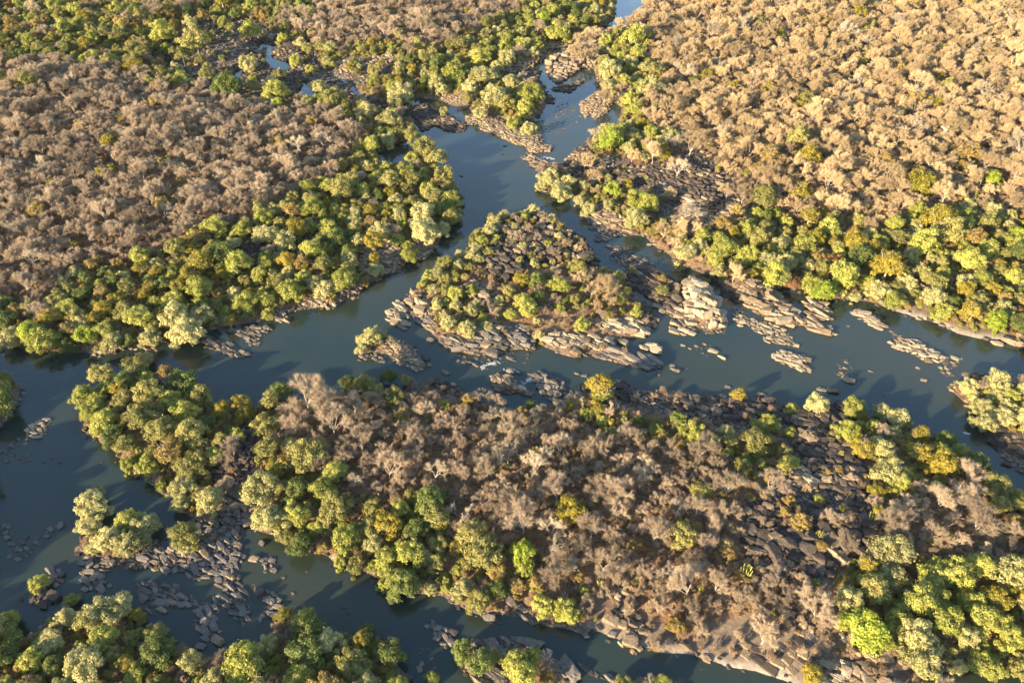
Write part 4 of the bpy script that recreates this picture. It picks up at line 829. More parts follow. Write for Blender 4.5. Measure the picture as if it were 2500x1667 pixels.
LMARK = [
 ('at the far tip of the triangle island', 7.7, 326.6),
 ('on the west shore of the triangle island', -34.8, 277.2),
 ('in the middle of the triangle island', 6.9, 274.2),
 ('on the east side of the triangle island', 40.9, 268.5),
 ('on the south shore of the triangle island', -8.0, 239.2),
 ('on the south spit of the triangle island', 36.1, 234.3),
 ('on the bushy islet west of the triangle island', -55.0, 234.3),
 ('on the rocky ridge east of the triangle island', 58.7, 274.2),
 ('by the tall pale outcrop', 75.7, 262.8),
 ('by the rapids', -5.3, 222.6),
 ('in the open water of the wide river', 100.3, 227.2),
 ('by the pale stone raft', 153.4, 236.8),
 ('on the west head of the foreground island', -144.3, 205.1),
 ('at the neck of the foreground island', -95.3, 185.4),
 ('in the west half of the foreground island', -59.6, 195.0),
 ('in the middle of the foreground island', -9.5, 178.1),
 ('on the north shore of the foreground island', 24.4, 199.0),
 ('in the dry wood beside the boulder field', 52.4, 167.7),
 ('in the dry wood above the landing', 30.1, 139.9),
 ('on the dark north shore rocks', 70.9, 195.0),
 ('in the boulder field', 100.0, 178.1),
 ('by the jointed bedrock', 73.7, 131.6),
 ('by the cracked slab', 76.4, 111.5),
 ('by the landing of split boulders', 27.9, 117.5),
 ('on the east arm of the foreground island', 136.0, 183.6),
 ('among the leafless trees of the east arm', 133.0, 150.1),
 ('in the lime green corner wood', 120.2, 125.0),
 ('in the corner wood at the water', 97.5, 109.2),
 ('on the south belt below the dry wood', -12.1, 141.3),
 ('on the south belt by the lower channel', -38.3, 138.4),
 ('on the south belt by the rock field', -74.0, 164.3),
 ('on the right edge bank', 171.0, 203.1),
 ('on the left edge bank', -182.3, 211.5),
 ('on the twin tree islet', -117.1, 144.2),
 ('in the rock field of the lower left', -85.0, 130.2),
 ('in the bottom left wood', -120.1, 111.5),
 ('in the bottom point wood', -60.1, 111.5),
 ('on the bottom islet', -5.4, 106.9),
 ('by the golden bush', -133.4, 128.9),
 ('in the lower channel', -16.7, 117.5),
 ('in the left river', -151.9, 164.3),
 ('on the left bank at the left edge', -192.8, 246.8),
 ('on the left bank by the near river', -152.9, 257.4),
 ('on the left bank below the rubble clearing', -110.8, 268.5),
 ('in the left bank clearing', -111.3, 298.9),
 ('on the left bank at the river bend', -72.0, 292.5),
 ('on the left bank point', -47.6, 361.9),
 ('behind the left bank point', -84.7, 417.6),
 ('in the left dry wood by the edge', -233.0, 341.7),
 ('in the left dry wood at the edge', -269.9, 412.5),
 ('in the lower left dry wood', -200.7, 298.9),
 ('in the left dry wood below its middle', -200.8, 361.9),
 ('in the left dry wood above its middle', -234.2, 450.1),
 ('in the left dry wood facing the clearing', -150.5, 345.6),
 ('in the left dry wood by the river belt', -146.3, 374.8),
 ('in the right dry wood facing the slope', 129.3, 383.7),
 ('in the right dry wood by the bay belt', 156.5, 366.1),
 ('in the right dry wood by the right edge', 282.5, 450.1),
 ('in the left dry wood by the green belt', -175.2, 319.4),
 ('in the middle of the left dry wood', -186.3, 393.0),
 ('in the left dry wood near the braids', -134.9, 407.5),
 ('in the left dry wood near the point', -109.7, 361.9),
 ('in the upper left green wood', -311.8, 557.4),
 ('by the far pools', -187.4, 527.2),
 ('in the far left wood', -291.4, 617.0),
 ('on the upper middle bank by the bay', -95.5, 492.8),
 ('on the upper middle bank above the bay', -40.7, 527.2),
 ('on the upper middle bank by the far river', 46.0, 617.0),
 ('in the dry wood of the upper middle bank', -75.8, 607.9),
 ('on the green islet by the boulder bar', 0.0, 455.8),
 ('by the boulder bar', -4.5, 412.5),
 ('by the narrow upper channel', 40.7, 527.2),
 ('on the right bank by the upper channel', 78.8, 527.2),
 ('on the right bank by the upper pool', 70.0, 450.1),
 ('on the right bank point', 25.2, 370.4),
 ('on the right bank behind the point', 58.2, 383.7),
 ('on the right bank slope of boulders', 87.0, 349.6),
 ('on the right bank by the eastern channel', 59.9, 326.6),
 ('on the right bank above the layered spit', 108.7, 295.7),
 ('on the right bank above the bay', 142.0, 286.3),
 ('on the right bank by the pale beach', 172.2, 268.5),
 ('on the right bank at the right edge', 204.6, 268.5),
 ('in the right dry wood above the green belt', 180.6, 345.6),
 ('in the right dry wood near the edge', 243.9, 374.8),
 ('in the middle of the right dry wood', 188.0, 433.4),
 ('in the right dry wood near the river', 123.0, 461.7),
 ('in the right dry wood at the top', 190.4, 581.8),
 ('in the top right corner wood', 315.2, 565.3),
]

# ------------------------------------------------------------------ helpers
def noise2(x, y, s, seed=0):
    x = np.asarray(x) / s; y = np.asarray(y) / s
    xi = np.floor(x).astype(np.int64); yi = np.floor(y).astype(np.int64)
    fx = x - xi; fy = y - yi
    fx = fx * fx * (3 - 2 * fx); fy = fy * fy * (3 - 2 * fy)
    def h(a, b):
        n = (a * 374761393 + b * 668265263 + seed * 1274126177) & 0xffffffff
        n = ((n ^ (n >> 13)) * 1274126177) & 0xffffffff
        return ((n ^ (n >> 16)) & 0xffff) / 65535.0
    return (h(xi, yi) * (1 - fx) + h(xi + 1, yi) * fx) * (1 - fy) + (h(xi, yi + 1) * (1 - fx) + h(xi + 1, yi + 1) * fx) * fy
def fbm(x, y, s, seed=0, octs=4):
    t = 0; a = 1; n = 0
    for k in range(octs):
        t = t + a * (noise2(x, y, s / 2 ** k, seed + k) - .5); n += a; a *= .5
    return t / n * 2
def inside(pts, x, y):
    p = np.asarray(pts, float); x = np.asarray(x, float); y = np.asarray(y, float)
    c = np.zeros(x.shape, bool); n = len(p)
    for i in range(n):
        x1, y1 = p[i]; x2, y2 = p[i - 1]
        if y1 == y2: continue
        c ^= ((y1 > y) != (y2 > y)) & (x < (x2 - x1) * (y - y1) / (y2 - y1) + x1)
    return c
def sdist(pts, x, y):
    p = np.asarray(pts, float); d = np.full(x.shape, 1e9)
    for i in range(len(p)):
        ax, ay = p[i - 1]; bx, by = p[i]
        vx, vy = bx - ax, by - ay; L = vx * vx + vy * vy + 1e-9
        t = np.clip(((x - ax) * vx + (y - ay) * vy) / L, 0, 1)
        d = np.minimum(d, (x - ax - t * vx) ** 2 + (y - ay - t * vy) ** 2)
    return np.where(inside(pts, x, y), 1, -1) * np.sqrt(d)
def depth_of(x, y, z=0): return y * math.cos(PITCH) + (CAM_H - z) * math.sin(PITCH)
def to_frame(x, y, z=0):
    t = depth_of(x, y, z)
    v = y * math.sin(PITCH) - (CAM_H - z) * math.cos(PITCH)
    return .5 + x / t * FPX / 2500, .5 - v / t * FPX / 1667

# ------------------------------------------------------------------ terrain heights
GS = 1.8
gx = np.arange(-540, 540.1, GS); gy = np.arange(20, 800.1, GS)
GX, GY = np.meshgrid(gx, gy)
SD = np.full(GX.shape, -60.0)
for nm, pts in LAND.items():
    p = np.asarray(pts)
    i0, i1 = np.searchsorted(gx, [p[:, 0].min() - 40, p[:, 0].max() + 40]); j0, j1 = np.searchsorted(gy, [p[:, 1].min() - 40, p[:, 1].max() + 40])
    sub = (slice(j0, j1), slice(i0, i1))
    SD[sub] = np.maximum(SD[sub], sdist(pts, GX[sub], GY[sub]))
for pts in POOL:
    SD = np.minimum(SD, np.where(np.hypot(GX - np.mean(pts, 0)[0], GY - np.mean(pts, 0)[1]) < 60, -sdist(pts, GX, GY), 99))
SD = SD + fbm(GX, GY, 14, 3) * 1.6
GZ = np.interp(SD, [-30, -7, -1.5, 0, 2, 8, 25, 70, 200], [-4, -3, -.9, -.05, .9, 1.7, 2.8, 4.5, 9])
GZ = GZ + np.clip(SD / 6, 0, 1) * (fbm(GX, GY, 40, 11) * 1.6 + fbm(GX, GY, 7, 5) * .5)
ROCKM = np.zeros(GX.shape)
CLEARM = np.zeros(GX.shape)
def window(pts, pad):
    p = np.asarray(pts)
    i0, i1 = np.searchsorted(gx, [p[:, 0].min() - pad, p[:, 0].max() + pad]); j0, j1 = np.searchsorted(gy, [p[:, 1].min() - pad, p[:, 1].max() + pad])
    return (slice(j0, j1), slice(i0, i1))
for pts in ROCKY:
    w = window(pts, 12); ROCKM[w] = np.maximum(ROCKM[w], np.clip(sdist(pts, GX[w], GY[w]) / 5 + .5, 0, 1))
RKP = ROCKM.copy()
for name, tone, s0, s1, cover, el, fl, pts, mound in ROCK:
    w = window(pts, 10); d = sdist(pts, GX[w], GY[w])
    if cover > .55: RKP[w] = np.maximum(RKP[w], np.clip(d / 2 + .5, 0, 1) * (.95 if 'boulder' in name or 'north shore' in name or 'dark' in name else .7))
    if cover > .3: ROCKM[w] = np.maximum(ROCKM[w], np.clip(d / 2 + .8, 0, 1))
    if cover > .4: GZ[w] = np.maximum(GZ[w], np.where(d > -2, np.minimum(-.35 + d * .35, .22 if cover > .78 else -.2 if mound < .3 else .15), -9))
    GZ[w] = GZ[w] + mound * np.clip(d / (2.5 + mound * 1.2), 0, 1) ** .8 * (.8 + .2 * fbm(GX[w], GY[w], 6, 21))
for pts in POOL:
    w = window(pts, 8); GZ[w] = np.where(sdist(pts, GX[w], GY[w]) > -.5, np.minimum(GZ[w], -.6), GZ[w])
for pts in DRYCLEAR:
    w = window(pts, 12); d = sdist(pts, GX[w], GY[w]); CLEARM[w] = np.maximum(CLEARM[w], np.clip(d / 4 + .5, 0, 1))
def ground(x, y):
    fx = np.clip((np.asarray(x) - gx[0]) / GS, 0, len(gx) - 1.001); fy = np.clip((np.asarray(y) - gy[0]) / GS, 0, len(gy) - 1.001)
    i = fx.astype(int); j = fy.astype(int); u = fx - i; v = fy - j
    return (GZ[j, i] * (1 - u) + GZ[j, i + 1] * u) * (1 - v) + (GZ[j + 1, i] * (1 - u) + GZ[j + 1, i + 1] * u) * v
def grid_at(A, x, y):
    i = np.clip(np.rint((np.asarray(x) - gx[0]) / GS).astype(int), 0, len(gx) - 1); j = np.clip(np.rint((np.asarray(y) - gy[0]) / GS).astype(int), 0, len(gy) - 1)
    return A[j, i]

# ------------------------------------------------------------------ materials
class NT:
    def __init__(s, name):
        s.m = bpy.data.materials.new(name); s.m.use_nodes = True
        s.n = s.m.node_tree.nodes; s.l = s.m.node_tree.links; s.n.clear()
        s.out = s.n.new('ShaderNodeOutputMaterial')
    def node(s, t, **kw):
        nd = s.n.new(t)
        for k, v in kw.items(): setattr(nd, k, v)
        return nd
    def set(s, nd, **kw):
        for k, v in kw.items():
            k = k.replace('_', ' ')
            if hasattr(v, 'is_output'): s.l.new(v, nd.inputs[k])
            else: nd.inputs[k].default_value = v
        return nd
    def tex(s, kind, scale, coord, detail=4, **kw):
        t = s.node('ShaderNodeTex' + kind, **kw); t.inputs['Scale'].default_value = scale
        if 'Detail' in t.inputs: t.inputs['Detail'].default_value = detail
        s.l.new(coord, t.inputs['Vector']); return t
    def ramp(s, fac, stops):
        r = s.node('ShaderNodeValToRGB'); e = r.color_ramp.elements
        while len(e) < len(stops): e.new(.5)
        for k, (p, c) in enumerate(stops): e[k].position = p; e[k].color = (*c, 1) if len(c) == 3 else c
        s.l.new(fac, r.inputs[0]); return r.outputs[0]
    def mix(s, fac, a, b, blend='MIX'):
        m = s.node('ShaderNodeMix', data_type='RGBA', blend_type=blend)
        for i, v in ((0, fac), (6, a), (7, b)):
            if hasattr(v, 'is_output'): s.l.new(v, m.inputs[i])
            elif i == 0: m.inputs[0].default_value = v
            else: m.inputs[i].default_value = (*v, 1)
        return m.outputs[2]
    def math(s, op, a, b=0.0, clamp=False):
        m = s.node('ShaderNodeMath', operation=op, use_clamp=clamp)
        for i, v in ((0, a), (1, b)):
            if hasattr(v, 'is_output'): s.l.new(v, m.inputs[i])
            else: m.inputs[i].default_value = v
        return m.outputs[0]
    def surface(s, sh): s.l.new(sh, s.out.inputs['Surface'])
def V3(c, k): return tuple(min(1, v * k) for v in c)

def leaf_material(name, base, warm, transl=.4, other=None):
    t = NT(name)
    geo = t.node('ShaderNodeNewGeometry'); oi = t.node('ShaderNodeObjectInfo')
    c = t.ramp(geo.outputs['Random Per Island'], [(0, V3(base, .62)), (.55, base), (1, V3(base, 1.4))])
    c = t.mix(t.math('MULTIPLY', oi.outputs['Random'], .75), c, warm)
    tc = t.node('ShaderNodeTexCoord'); nz = t.tex('Noise', .42, tc.outputs['Object'], 2)
    c = t.mix(t.ramp(nz.outputs[0], [(.48, (0,) * 3), (.66, (.8,) * 3)]), c, other or V3(warm, 1.12))
    hsv = t.node('ShaderNodeHueSaturation'); t.l.new(c, hsv.inputs['Color'])
    t.l.new(t.math('ADD', t.math('MULTIPLY', oi.outputs['Random'], .4), .8), hsv.inputs['Value'])
    c = hsv.outputs[0]
    d = t.node('ShaderNodeBsdfPrincipled'); t.set(d, Base_Color=c, Roughness=.55); d.inputs['Specular IOR Level'].default_value = .25
    tr = t.node('ShaderNodeBsdfTranslucent'); t.l.new(c, tr.inputs['Color'])
    mx = t.node('ShaderNodeMixShader'); mx.inputs[0].default_value = transl
    t.l.new(d.outputs[0], mx.inputs[1]); t.l.new(tr.outputs[0], mx.inputs[2]); t.surface(mx.outputs[0]); return t.m
def twig_material(name, base, warm):
    t = NT(name)
    geo = t.node('ShaderNodeNewGeometry'); oi = t.node('ShaderNodeObjectInfo')
    c = t.ramp(geo.outputs['Random Per Island'], [(0, V3(base, .78)), (.5, base), (1, V3(base, 1.22))])
    c = t.mix(t.math('MULTIPLY', oi.outputs['Random'], .8), c, warm)
    hsv = t.node('ShaderNodeHueSaturation'); t.l.new(c, hsv.inputs['Color']); wn2 = t.node('ShaderNodeTexWhiteNoise', noise_dimensions='1D'); t.l.new(oi.outputs['Random'], wn2.inputs['W'])
    t.l.new(t.math('ADD', t.math('MULTIPLY', wn2.outputs['Value'], .55), .68), hsv.inputs['Value']); c = hsv.outputs[0]
    d = t.node('ShaderNodeBsdfPrincipled'); t.set(d, Base_Color=c, Roughness=.85); d.inputs['Specular IOR Level'].default_value = .1
    tr = t.node('ShaderNodeBsdfTranslucent'); t.l.new(c, tr.inputs['Color'])
    mx = t.node('ShaderNodeMixShader'); mx.inputs[0].default_value = .35
    t.l.new(d.outputs[0], mx.inputs[1]); t.l.new(tr.outputs[0], mx.inputs[2]); t.surface(mx.outputs[0]); return t.m
def bark_material(name, base):
    t = NT(name); tc = t.node('ShaderNodeTexCoord')
    n = t.tex('Noise', 3.0, tc.outputs['Object'])
    c = t.ramp(n.outputs[0], [(.3, V3(base, .6)), (.7, V3(base, 1.2))])
    d = t.node('ShaderNodeBsdfPrincipled'); t.set(d, Base_Color=c, Roughness=.85); t.surface(d.outputs[0]); return t.m
def rock_material(name, pale, dark, varnish):
    t = NT(name); tc = t.node('ShaderNodeTexCoord'); geo = t.node('ShaderNodeNewGeometry'); oi = t.node('ShaderNodeObjectInfo')
    n1 = t.tex('Noise', .55, geo.outputs['Position'], 5); n2 = t.tex('Noise', 4.0, geo.outputs['Position'], 5)
    f = t.math('ADD', t.math('MULTIPLY', n1.outputs[0], .7), t.math('MULTIPLY', oi.outputs['Random'], .5))
    c = t.ramp(f, [(.35, V3(pale, 1.12)), (.62, pale), (.9, dark)])
    c = t.mix(t.ramp(n2.outputs[0], [(.42, (0, 0, 0)), (.62, (varnish,) * 3)]), c, V3(dark, .6))
    cr = t.tex('Voronoi', 1.1, geo.outputs['Position'], feature='DISTANCE_TO_EDGE')
    c = t.mix(t.ramp(cr.outputs['Distance'], [(0, (.55,) * 3), (.035, (0, 0, 0))]), c, V3(dark, .35))
    sx = t.node('ShaderNodeSeparateXYZ'); t.l.new(geo.outputs['Position'], sx.inputs[0]); mr = t.node('ShaderNodeMapRange'); mr.inputs['From Min'].default_value = .05; mr.inputs['From Max'].default_value = .32; mr.inputs['To Min'].default_value = .75; mr.inputs['To Max'].default_value = 0
    t.l.new(t.math('ADD', sx.outputs['Z'], t.math('MULTIPLY', t.math('SUBTRACT', n2.outputs[0], .5), .3)), mr.inputs['Value']); c = t.mix(mr.outputs[0], c, V3(dark, .45))
    b = t.node('ShaderNodeBump'); b.inputs['Strength'].default_value = .8; b.inputs['Distance'].default_value = .25
    t.l.new(n2.outputs[0], b.inputs['Height'])
    d = t.node('ShaderNodeBsdfPrincipled'); t.set(d, Base_Color=c, Roughness=.9, Normal=b.outputs[0]); d.inputs['Specular IOR Level'].default_value = .2
    t.surface(d.outputs[0]); return t.m

LEAF = {
 'lime': leaf_material('lime_leaves', (.29, .295, .05), (.34, .315, .068), other=(.35, .32, .09)),
 'limeb': leaf_material('bright_lime_leaves', (.25, .305, .03), (.29, .30, .04)),
 'yellow': leaf_material('mustard_leaves', (.24, .205, .022), (.28, .205, .03)),
 'pale': leaf_material('pale_grey_green_leaves', (.36, .335, .12), (.42, .36, .15)),
 'olive': leaf_material('olive_leaves', (.235, .22, .056), (.285, .248, .074), other=(.29, .235, .085)),
 'olivep': leaf_material('dusty_olive_leaves', (.25, .225, .08), (.26, .23, .10)),
 'deep': leaf_material('deep_green_leaves', (.125, .15, .034), (.15, .165, .04)),
 'gold': leaf_material('golden_brown_leaves', (.30, .20, .05), (.30, .215, .07)),
 'rust': leaf_material('rusty_brown_leaves', (.25, .125, .045), (.22, .125, .055)),
 'bare': twig_material('grey_brown_twigs', (.335, .252, .175), (.485, .368, .24)),
 'golden': twig_material('sunlit_tan_twigs', (.42, .305, .17), (.60, .435, .235)),  # same leafless trees as 'bare', with warm sunlight painted into the twig colour
 'white': twig_material('pale_twigs', (.46, .375, .26), (.52, .42, .285)),
 'brush': twig_material('dry_brush', (.34, .235, .14), (.44, .31, .18)),
}
BARK = {'dark': bark_material('brown_bark', (.10, .075, .05)), 'grey': bark_material('grey_bark', (.38, .315, .245)), 'white': bark_material('pale_bark', (.34, .285, .215))}
ROCKMAT = {
 'pale': rock_material('pale_granite', (.31, .243, .16), (.14, .10, .066), .55),
 'warm': rock_material('tan_granite', (.25, .18, .112), (.085, .06, .039), .65),
 'grey': rock_material('grey_granite', (.165, .138, .113), (.065, .052, .042), .65),
 'dark': rock_material('dark_weathered_rock', (.085, .063, .047), (.035, .028, .023), .6),
}

def ground_material():
    t = NT('woodland_floor'); geo = t.node('ShaderNodeNewGeometry'); P = geo.outputs['Position']
    a = t.node('ShaderNodeAttribute', attribute_name='rocky'); b = t.node('ShaderNodeAttribute', attribute_name='clearing')
    n1 = t.tex('Noise', .09, P, 6); n2 = t.tex('Noise', 1.1, P, 6); n3 = t.tex('Noise', .35, P, 5)
    lit = t.ramp(n2.outputs[0], [(.3, (.075, .048, .03)), (.5, (.17, .105, .06)), (.72, (.27, .175, .10))])
    lit = t.mix(t.ramp(n1.outputs[0], [(.4, (0, 0, 0)), (.65, (.7,) * 3)]), lit, (.25, .125, .06))
    vr = t.tex('Voronoi', .55, P); vr2 = t.tex('Voronoi', .55, P, feature='DISTANCE_TO_EDGE')
    sep = t.node('ShaderNodeSeparateColor'); t.l.new(vr.outputs['Color'], sep.inputs[0])
    rk = t.ramp(sep.outputs[0], [(0, (.05, .04, .033)), (.6, (.095, .074, .058)), (1, (.19, .145, .11))])
    rk = t.mix(t.ramp(vr2.outputs['Distance'], [(0, (1,) * 3), (.12, (0,) * 3)]), rk, (.025, .02, .017))
    cl = t.ramp(n3.outputs[0], [(.3, (.09, .064, .045)), (.5, (.145, .105, .074)), (.75, (.205, .152, .105))])
    cl = t.mix(t.ramp(n2.outputs[0], [(.5, (0,) * 3), (.7, (.6,) * 3)]), cl, (.09, .066, .05))
    e = t.node('ShaderNodeAttribute', attribute_name='scoured'); cl = t.mix(e.outputs['Fac'], cl, t.ramp(n2.outputs[0], [(.35, (.19, .155, .118)), (.65, (.30, .25, .19))]))
    c = t.mix(a.outputs['Fac'], lit, rk); c = t.mix(b.outputs['Fac'], c, cl)
    bp = t.node('ShaderNodeBump'); bp.inputs['Distance'].default_value = .5; t.l.new(t.math('SUBTRACT', .9, t.math('MULTIPLY', b.outputs['Fac'], .6)), bp.inputs['Strength'])
    t.l.new(n2.outputs[0], bp.inputs['Height'])
    d = t.node('ShaderNodeBsdfPrincipled'); t.set(d, Base_Color=c, Roughness=.95, Normal=bp.outputs[0]); d.inputs['Specular IOR Level'].default_value = .1
    t.surface(d.outputs[0]); return t.m
def water_material():
    t = NT('murky_river_water'); geo = t.node('ShaderNodeNewGeometry'); P = geo.outputs['Position']
    n0 = t.tex('Noise', .02, P, 3); n0b = t.tex('Noise', .035, P, 3); n1 = t.tex('Noise', .9, P, 3); n2 = t.tex('Noise', .12, P, 3)
    c = t.ramp(n0.outputs[0], [(.35, (.013, .025, .021)), (.65, (.027, .031, .019))])
    mp = t.node('ShaderNodeMapping'); mp.inputs['Rotation'].default_value = (0, 0, R(-15)); mp.inputs['Scale'].default_value = (.25, 1.0, 1.0); t.l.new(P, mp.inputs['Vector'])
    n3 = t.tex('Noise', .8, mp.outputs[0], 4)
    h = t.math('ADD', t.math('ADD', t.math('MULTIPLY', n1.outputs[0], .06), t.math('MULTIPLY', n2.outputs[0], .15)), t.math('MULTIPLY', n3.outputs[0], .09))
    bp = t.node('ShaderNodeBump'); bp.inputs['Strength'].default_value = .5; bp.inputs['Distance'].default_value = 1.0; t.l.new(h, bp.inputs['Height'])
    d = t.node('ShaderNodeBsdfPrincipled'); t.set(d, Base_Color=c, Roughness=t.ramp(n0b.outputs[0], [(.42, (.03,) * 3), (.62, (.16,) * 3)]), IOR=1.45, Normal=bp.outputs[0]); d.inputs['Specular IOR Level'].default_value = .5
    t.surface(d.outputs[0]); return t.m
def plain(name, col, rough=.7):
    t = NT(name); d = t.node('ShaderNodeBsdfPrincipled'); t.set(d, Base_Color=(*col, 1), Roughness=rough); t.surface(d.outputs[0]); return t.m

def mesh_np(name, verts, faces, mat=None, smooth=False):
    """verts (n,3), faces (m,k) of one size k"""
    me = bpy.data.meshes.new(name); v = np.ascontiguousarray(verts, np.float32); f = np.ascontiguousarray(faces, np.int32); m, k = f.shape
    me.vertices.add(len(v)); me.vertices.foreach_set('co', v.ravel())
    me.loops.add(m * k); me.loops.foreach_set('vertex_index', f.ravel())
    me.polygons.add(m); me.polygons.foreach_set('loop_start', np.arange(0, m * k, k, dtype=np.int32))
    me.update(calc_edges=True)
    if smooth: me.polygons.foreach_set('use_smooth', np.ones(m, bool))
    if mat: me.materials.append(mat)
    return me
def link(name, me, parent=None, **props):
    o = bpy.data.objects.new(name, me); COL.objects.link(o)
    if parent: o.parent = parent
    for k, v in props.items(): o[k] = v
    return o

# ------------------------------------------------------------------ ground and water
def outer(a):
    lo = a[0] - np.array([3500, 2000, 1000, 500, 220, 80, 25.]); hi = a[-1] + np.array([25, 80, 220, 500, 1000, 2000, 3500.])
    return np.concatenate([lo, a, hi])
ex, ey = outer(gx), outer(gy)
EX, EY = np.meshgrid(ex, ey)
pad = lambda A: np.pad(A, 7, mode='edge')
EZ = pad(GZ)
ny, nx = EZ.shape
idx = np.arange(ny * nx).reshape(ny, nx)
faces = np.stack([idx[:-1, :-1], idx[:-1, 1:], idx[1:, 1:], idx[1:, :-1]], -1).reshape(-1, 4)
gme = mesh_np('ground', np.stack([EX, EY, EZ], -1).reshape(-1, 3), faces, ground_material(), True)
shore = np.clip(1 - SD / 4, 0, 1) * .85
for nm, A in (('rocky', np.maximum(ROCKM, shore) * (1 - CLEARM * .6)), ('clearing', CLEARM), ('scoured', np.clip(1.3 - SD / 2.4, 0, 1))):
    at = gme.attributes.new(nm, 'FLOAT', 'POINT'); at.data.foreach_set('value', np.ascontiguousarray(pad(A), np.float32).ravel())
link('ground', gme, kind='structure')
wx = np.linspace(-1500, 1500, 2); wy = np.linspace(-1200, 2200, 2)
link('river_water', mesh_np('river_water', [(-700, -150, 0), (700, -150, 0), (700, 960, 0), (-700, 960, 0)], [(0, 1, 2, 3)], water_material()), kind='structure')

# ------------------------------------------------------------------ thin evening haze
def haze(density):
    t = NT('haze'); v = t.node('ShaderNodeVolumePrincipled'); v.inputs['Density'].default_value = density; v.inputs['Color'].default_value = (.95, .93, .9, 1)
    t.l.new(v.outputs[0], t.out.inputs['Volume'])
    x0, x1, y0, y1, z0, z1 = ex[0] - 60, ex[-1] + 60, ey[0] - 60, ey[-1] + 60, float(GZ.min()) - 1.0, CAM_H + 12
    V = [(x, y, z) for z in (z0, z1) for y in (y0, y1) for x in (x0, x1)]
    link('haze', mesh_np('haze', V, [(0, 2, 3, 1), (4, 5, 7, 6), (0, 1, 5, 4), (2, 6, 7, 3), (0, 4, 6, 2), (1, 3, 7, 5)], t.m), kind='stuff')
haze(.000009)

# ------------------------------------------------------------------ plants: meshes in metres for a crown of 8 m
def tubes(segs, sides=5):
    V, Fc = [], []
    for p, q, r0, r1 in segs:
        p = np.array(p); q = np.array(q); d = q - p; d = d / (np.linalg.norm(d) + 1e-9)
        a = np.cross(d, (0.3, .2, 1) if abs(d[2]) < .9 else (1, 0, 0)); a /= np.linalg.norm(a); b = np.cross(d, a)
        o = len(V)
        for k in range(sides):
            an = 2 * math.pi * k / sides; V.append(p + (a * math.cos(an) + b * math.sin(an)) * r0)
        for k in range(sides):
            an = 2 * math.pi * k / sides; V.append(q + (a * math.cos(an) + b * math.sin(an)) * r1)
        for k in range(sides): Fc.append((o + k, o + (k + 1) % sides, o + sides + (k + 1) % sides, o + sides + k))
    return np.array(V), np.array(Fc)
def unit(r):
    v = r.normal(size=3); return v / np.linalg.norm(v)
def grow(r, h0, spread, levels, kids, L0, rad, lift=.25, shrink=.74):
    """segments of a branching trunk; returns segs by level and the tips (pos, dir)"""
    segs = []; tips = []
    lean = np.array([r.normal() * .12, r.normal() * .12, 1.]); lean /= np.linalg.norm(lean)
    top = lean * h0
    segs.append((np.array([0, 0, -.5]), top, rad, rad * .75, 0))
    cur = [(top, lean, rad * .7, L0)]
    for lv in range(1, levels + 1):
        nxt = []
        for pos, d, ra, L in cur:
            n = kids[min(lv - 1, len(kids) - 1)]; ph = r.uniform(0, 6.28)
            for k in range(n):
                an = ph + 6.283 * k / n + r.normal() * .35
                tilt = spread * r.uniform(.6, 1.25)
                a = np.cross(d, unit(r)); a /= np.linalg.norm(a); b = np.cross(d, a)
                nd = d * math.cos(tilt) + (a * math.cos(an) + b * math.sin(an)) * math.sin(tilt); nd[2] += lift * r.uniform(.4, 1); nd /= np.linalg.norm(nd)
                l = L * r.uniform(.7, 1.2); mid = pos + nd * l * .5 + unit(r) * l * .08; q = pos + nd * l
                segs.append((pos, mid, ra * .72, ra * .58, lv)); segs.append((mid, q, ra * .58, ra * .42, lv))
                nxt.append((q, nd, ra * .5, L * shrink))
        cur = nxt
    return segs, [(c[0], c[1]) for c in cur]
def twig_mesh(r, segs, tips, n, ln, wd, minlv, droop=0.):
    fine = [(p, q) for p, q, a, b, lv in segs if lv >= minlv]
    P = np.array([f[0] for f in fine]); Q = np.array([f[1] for f in fine])
    k = r.integers(0, len(P), n); t = r.uniform(0, 1, (n, 1)); base = P[k] * (1 - t) + Q[k] * t
    d = (Q - P)[k]; d = d / (np.linalg.norm(d, axis=1, keepdims=True) + 1e-9)
    v = d * .7 + r.normal(size=(n, 3)) * .55 + np.array([0, 0, .25 - droop]); v /= np.linalg.norm(v, axis=1, keepdims=True)
    L = ln * r.uniform(.5, 1.3, (n, 1)); s = np.cross(v, r.normal(size=(n, 3))); s /= np.linalg.norm(s, axis=1, keepdims=True)
    w = wd * r.uniform(.6, 1.3, (n, 1))
    verts = np.stack([base - s * w, base + s * w, base + v * L + s * w * .4], 1).reshape(-1, 3)
    return verts, np.arange(n * 3).reshape(n, 3)
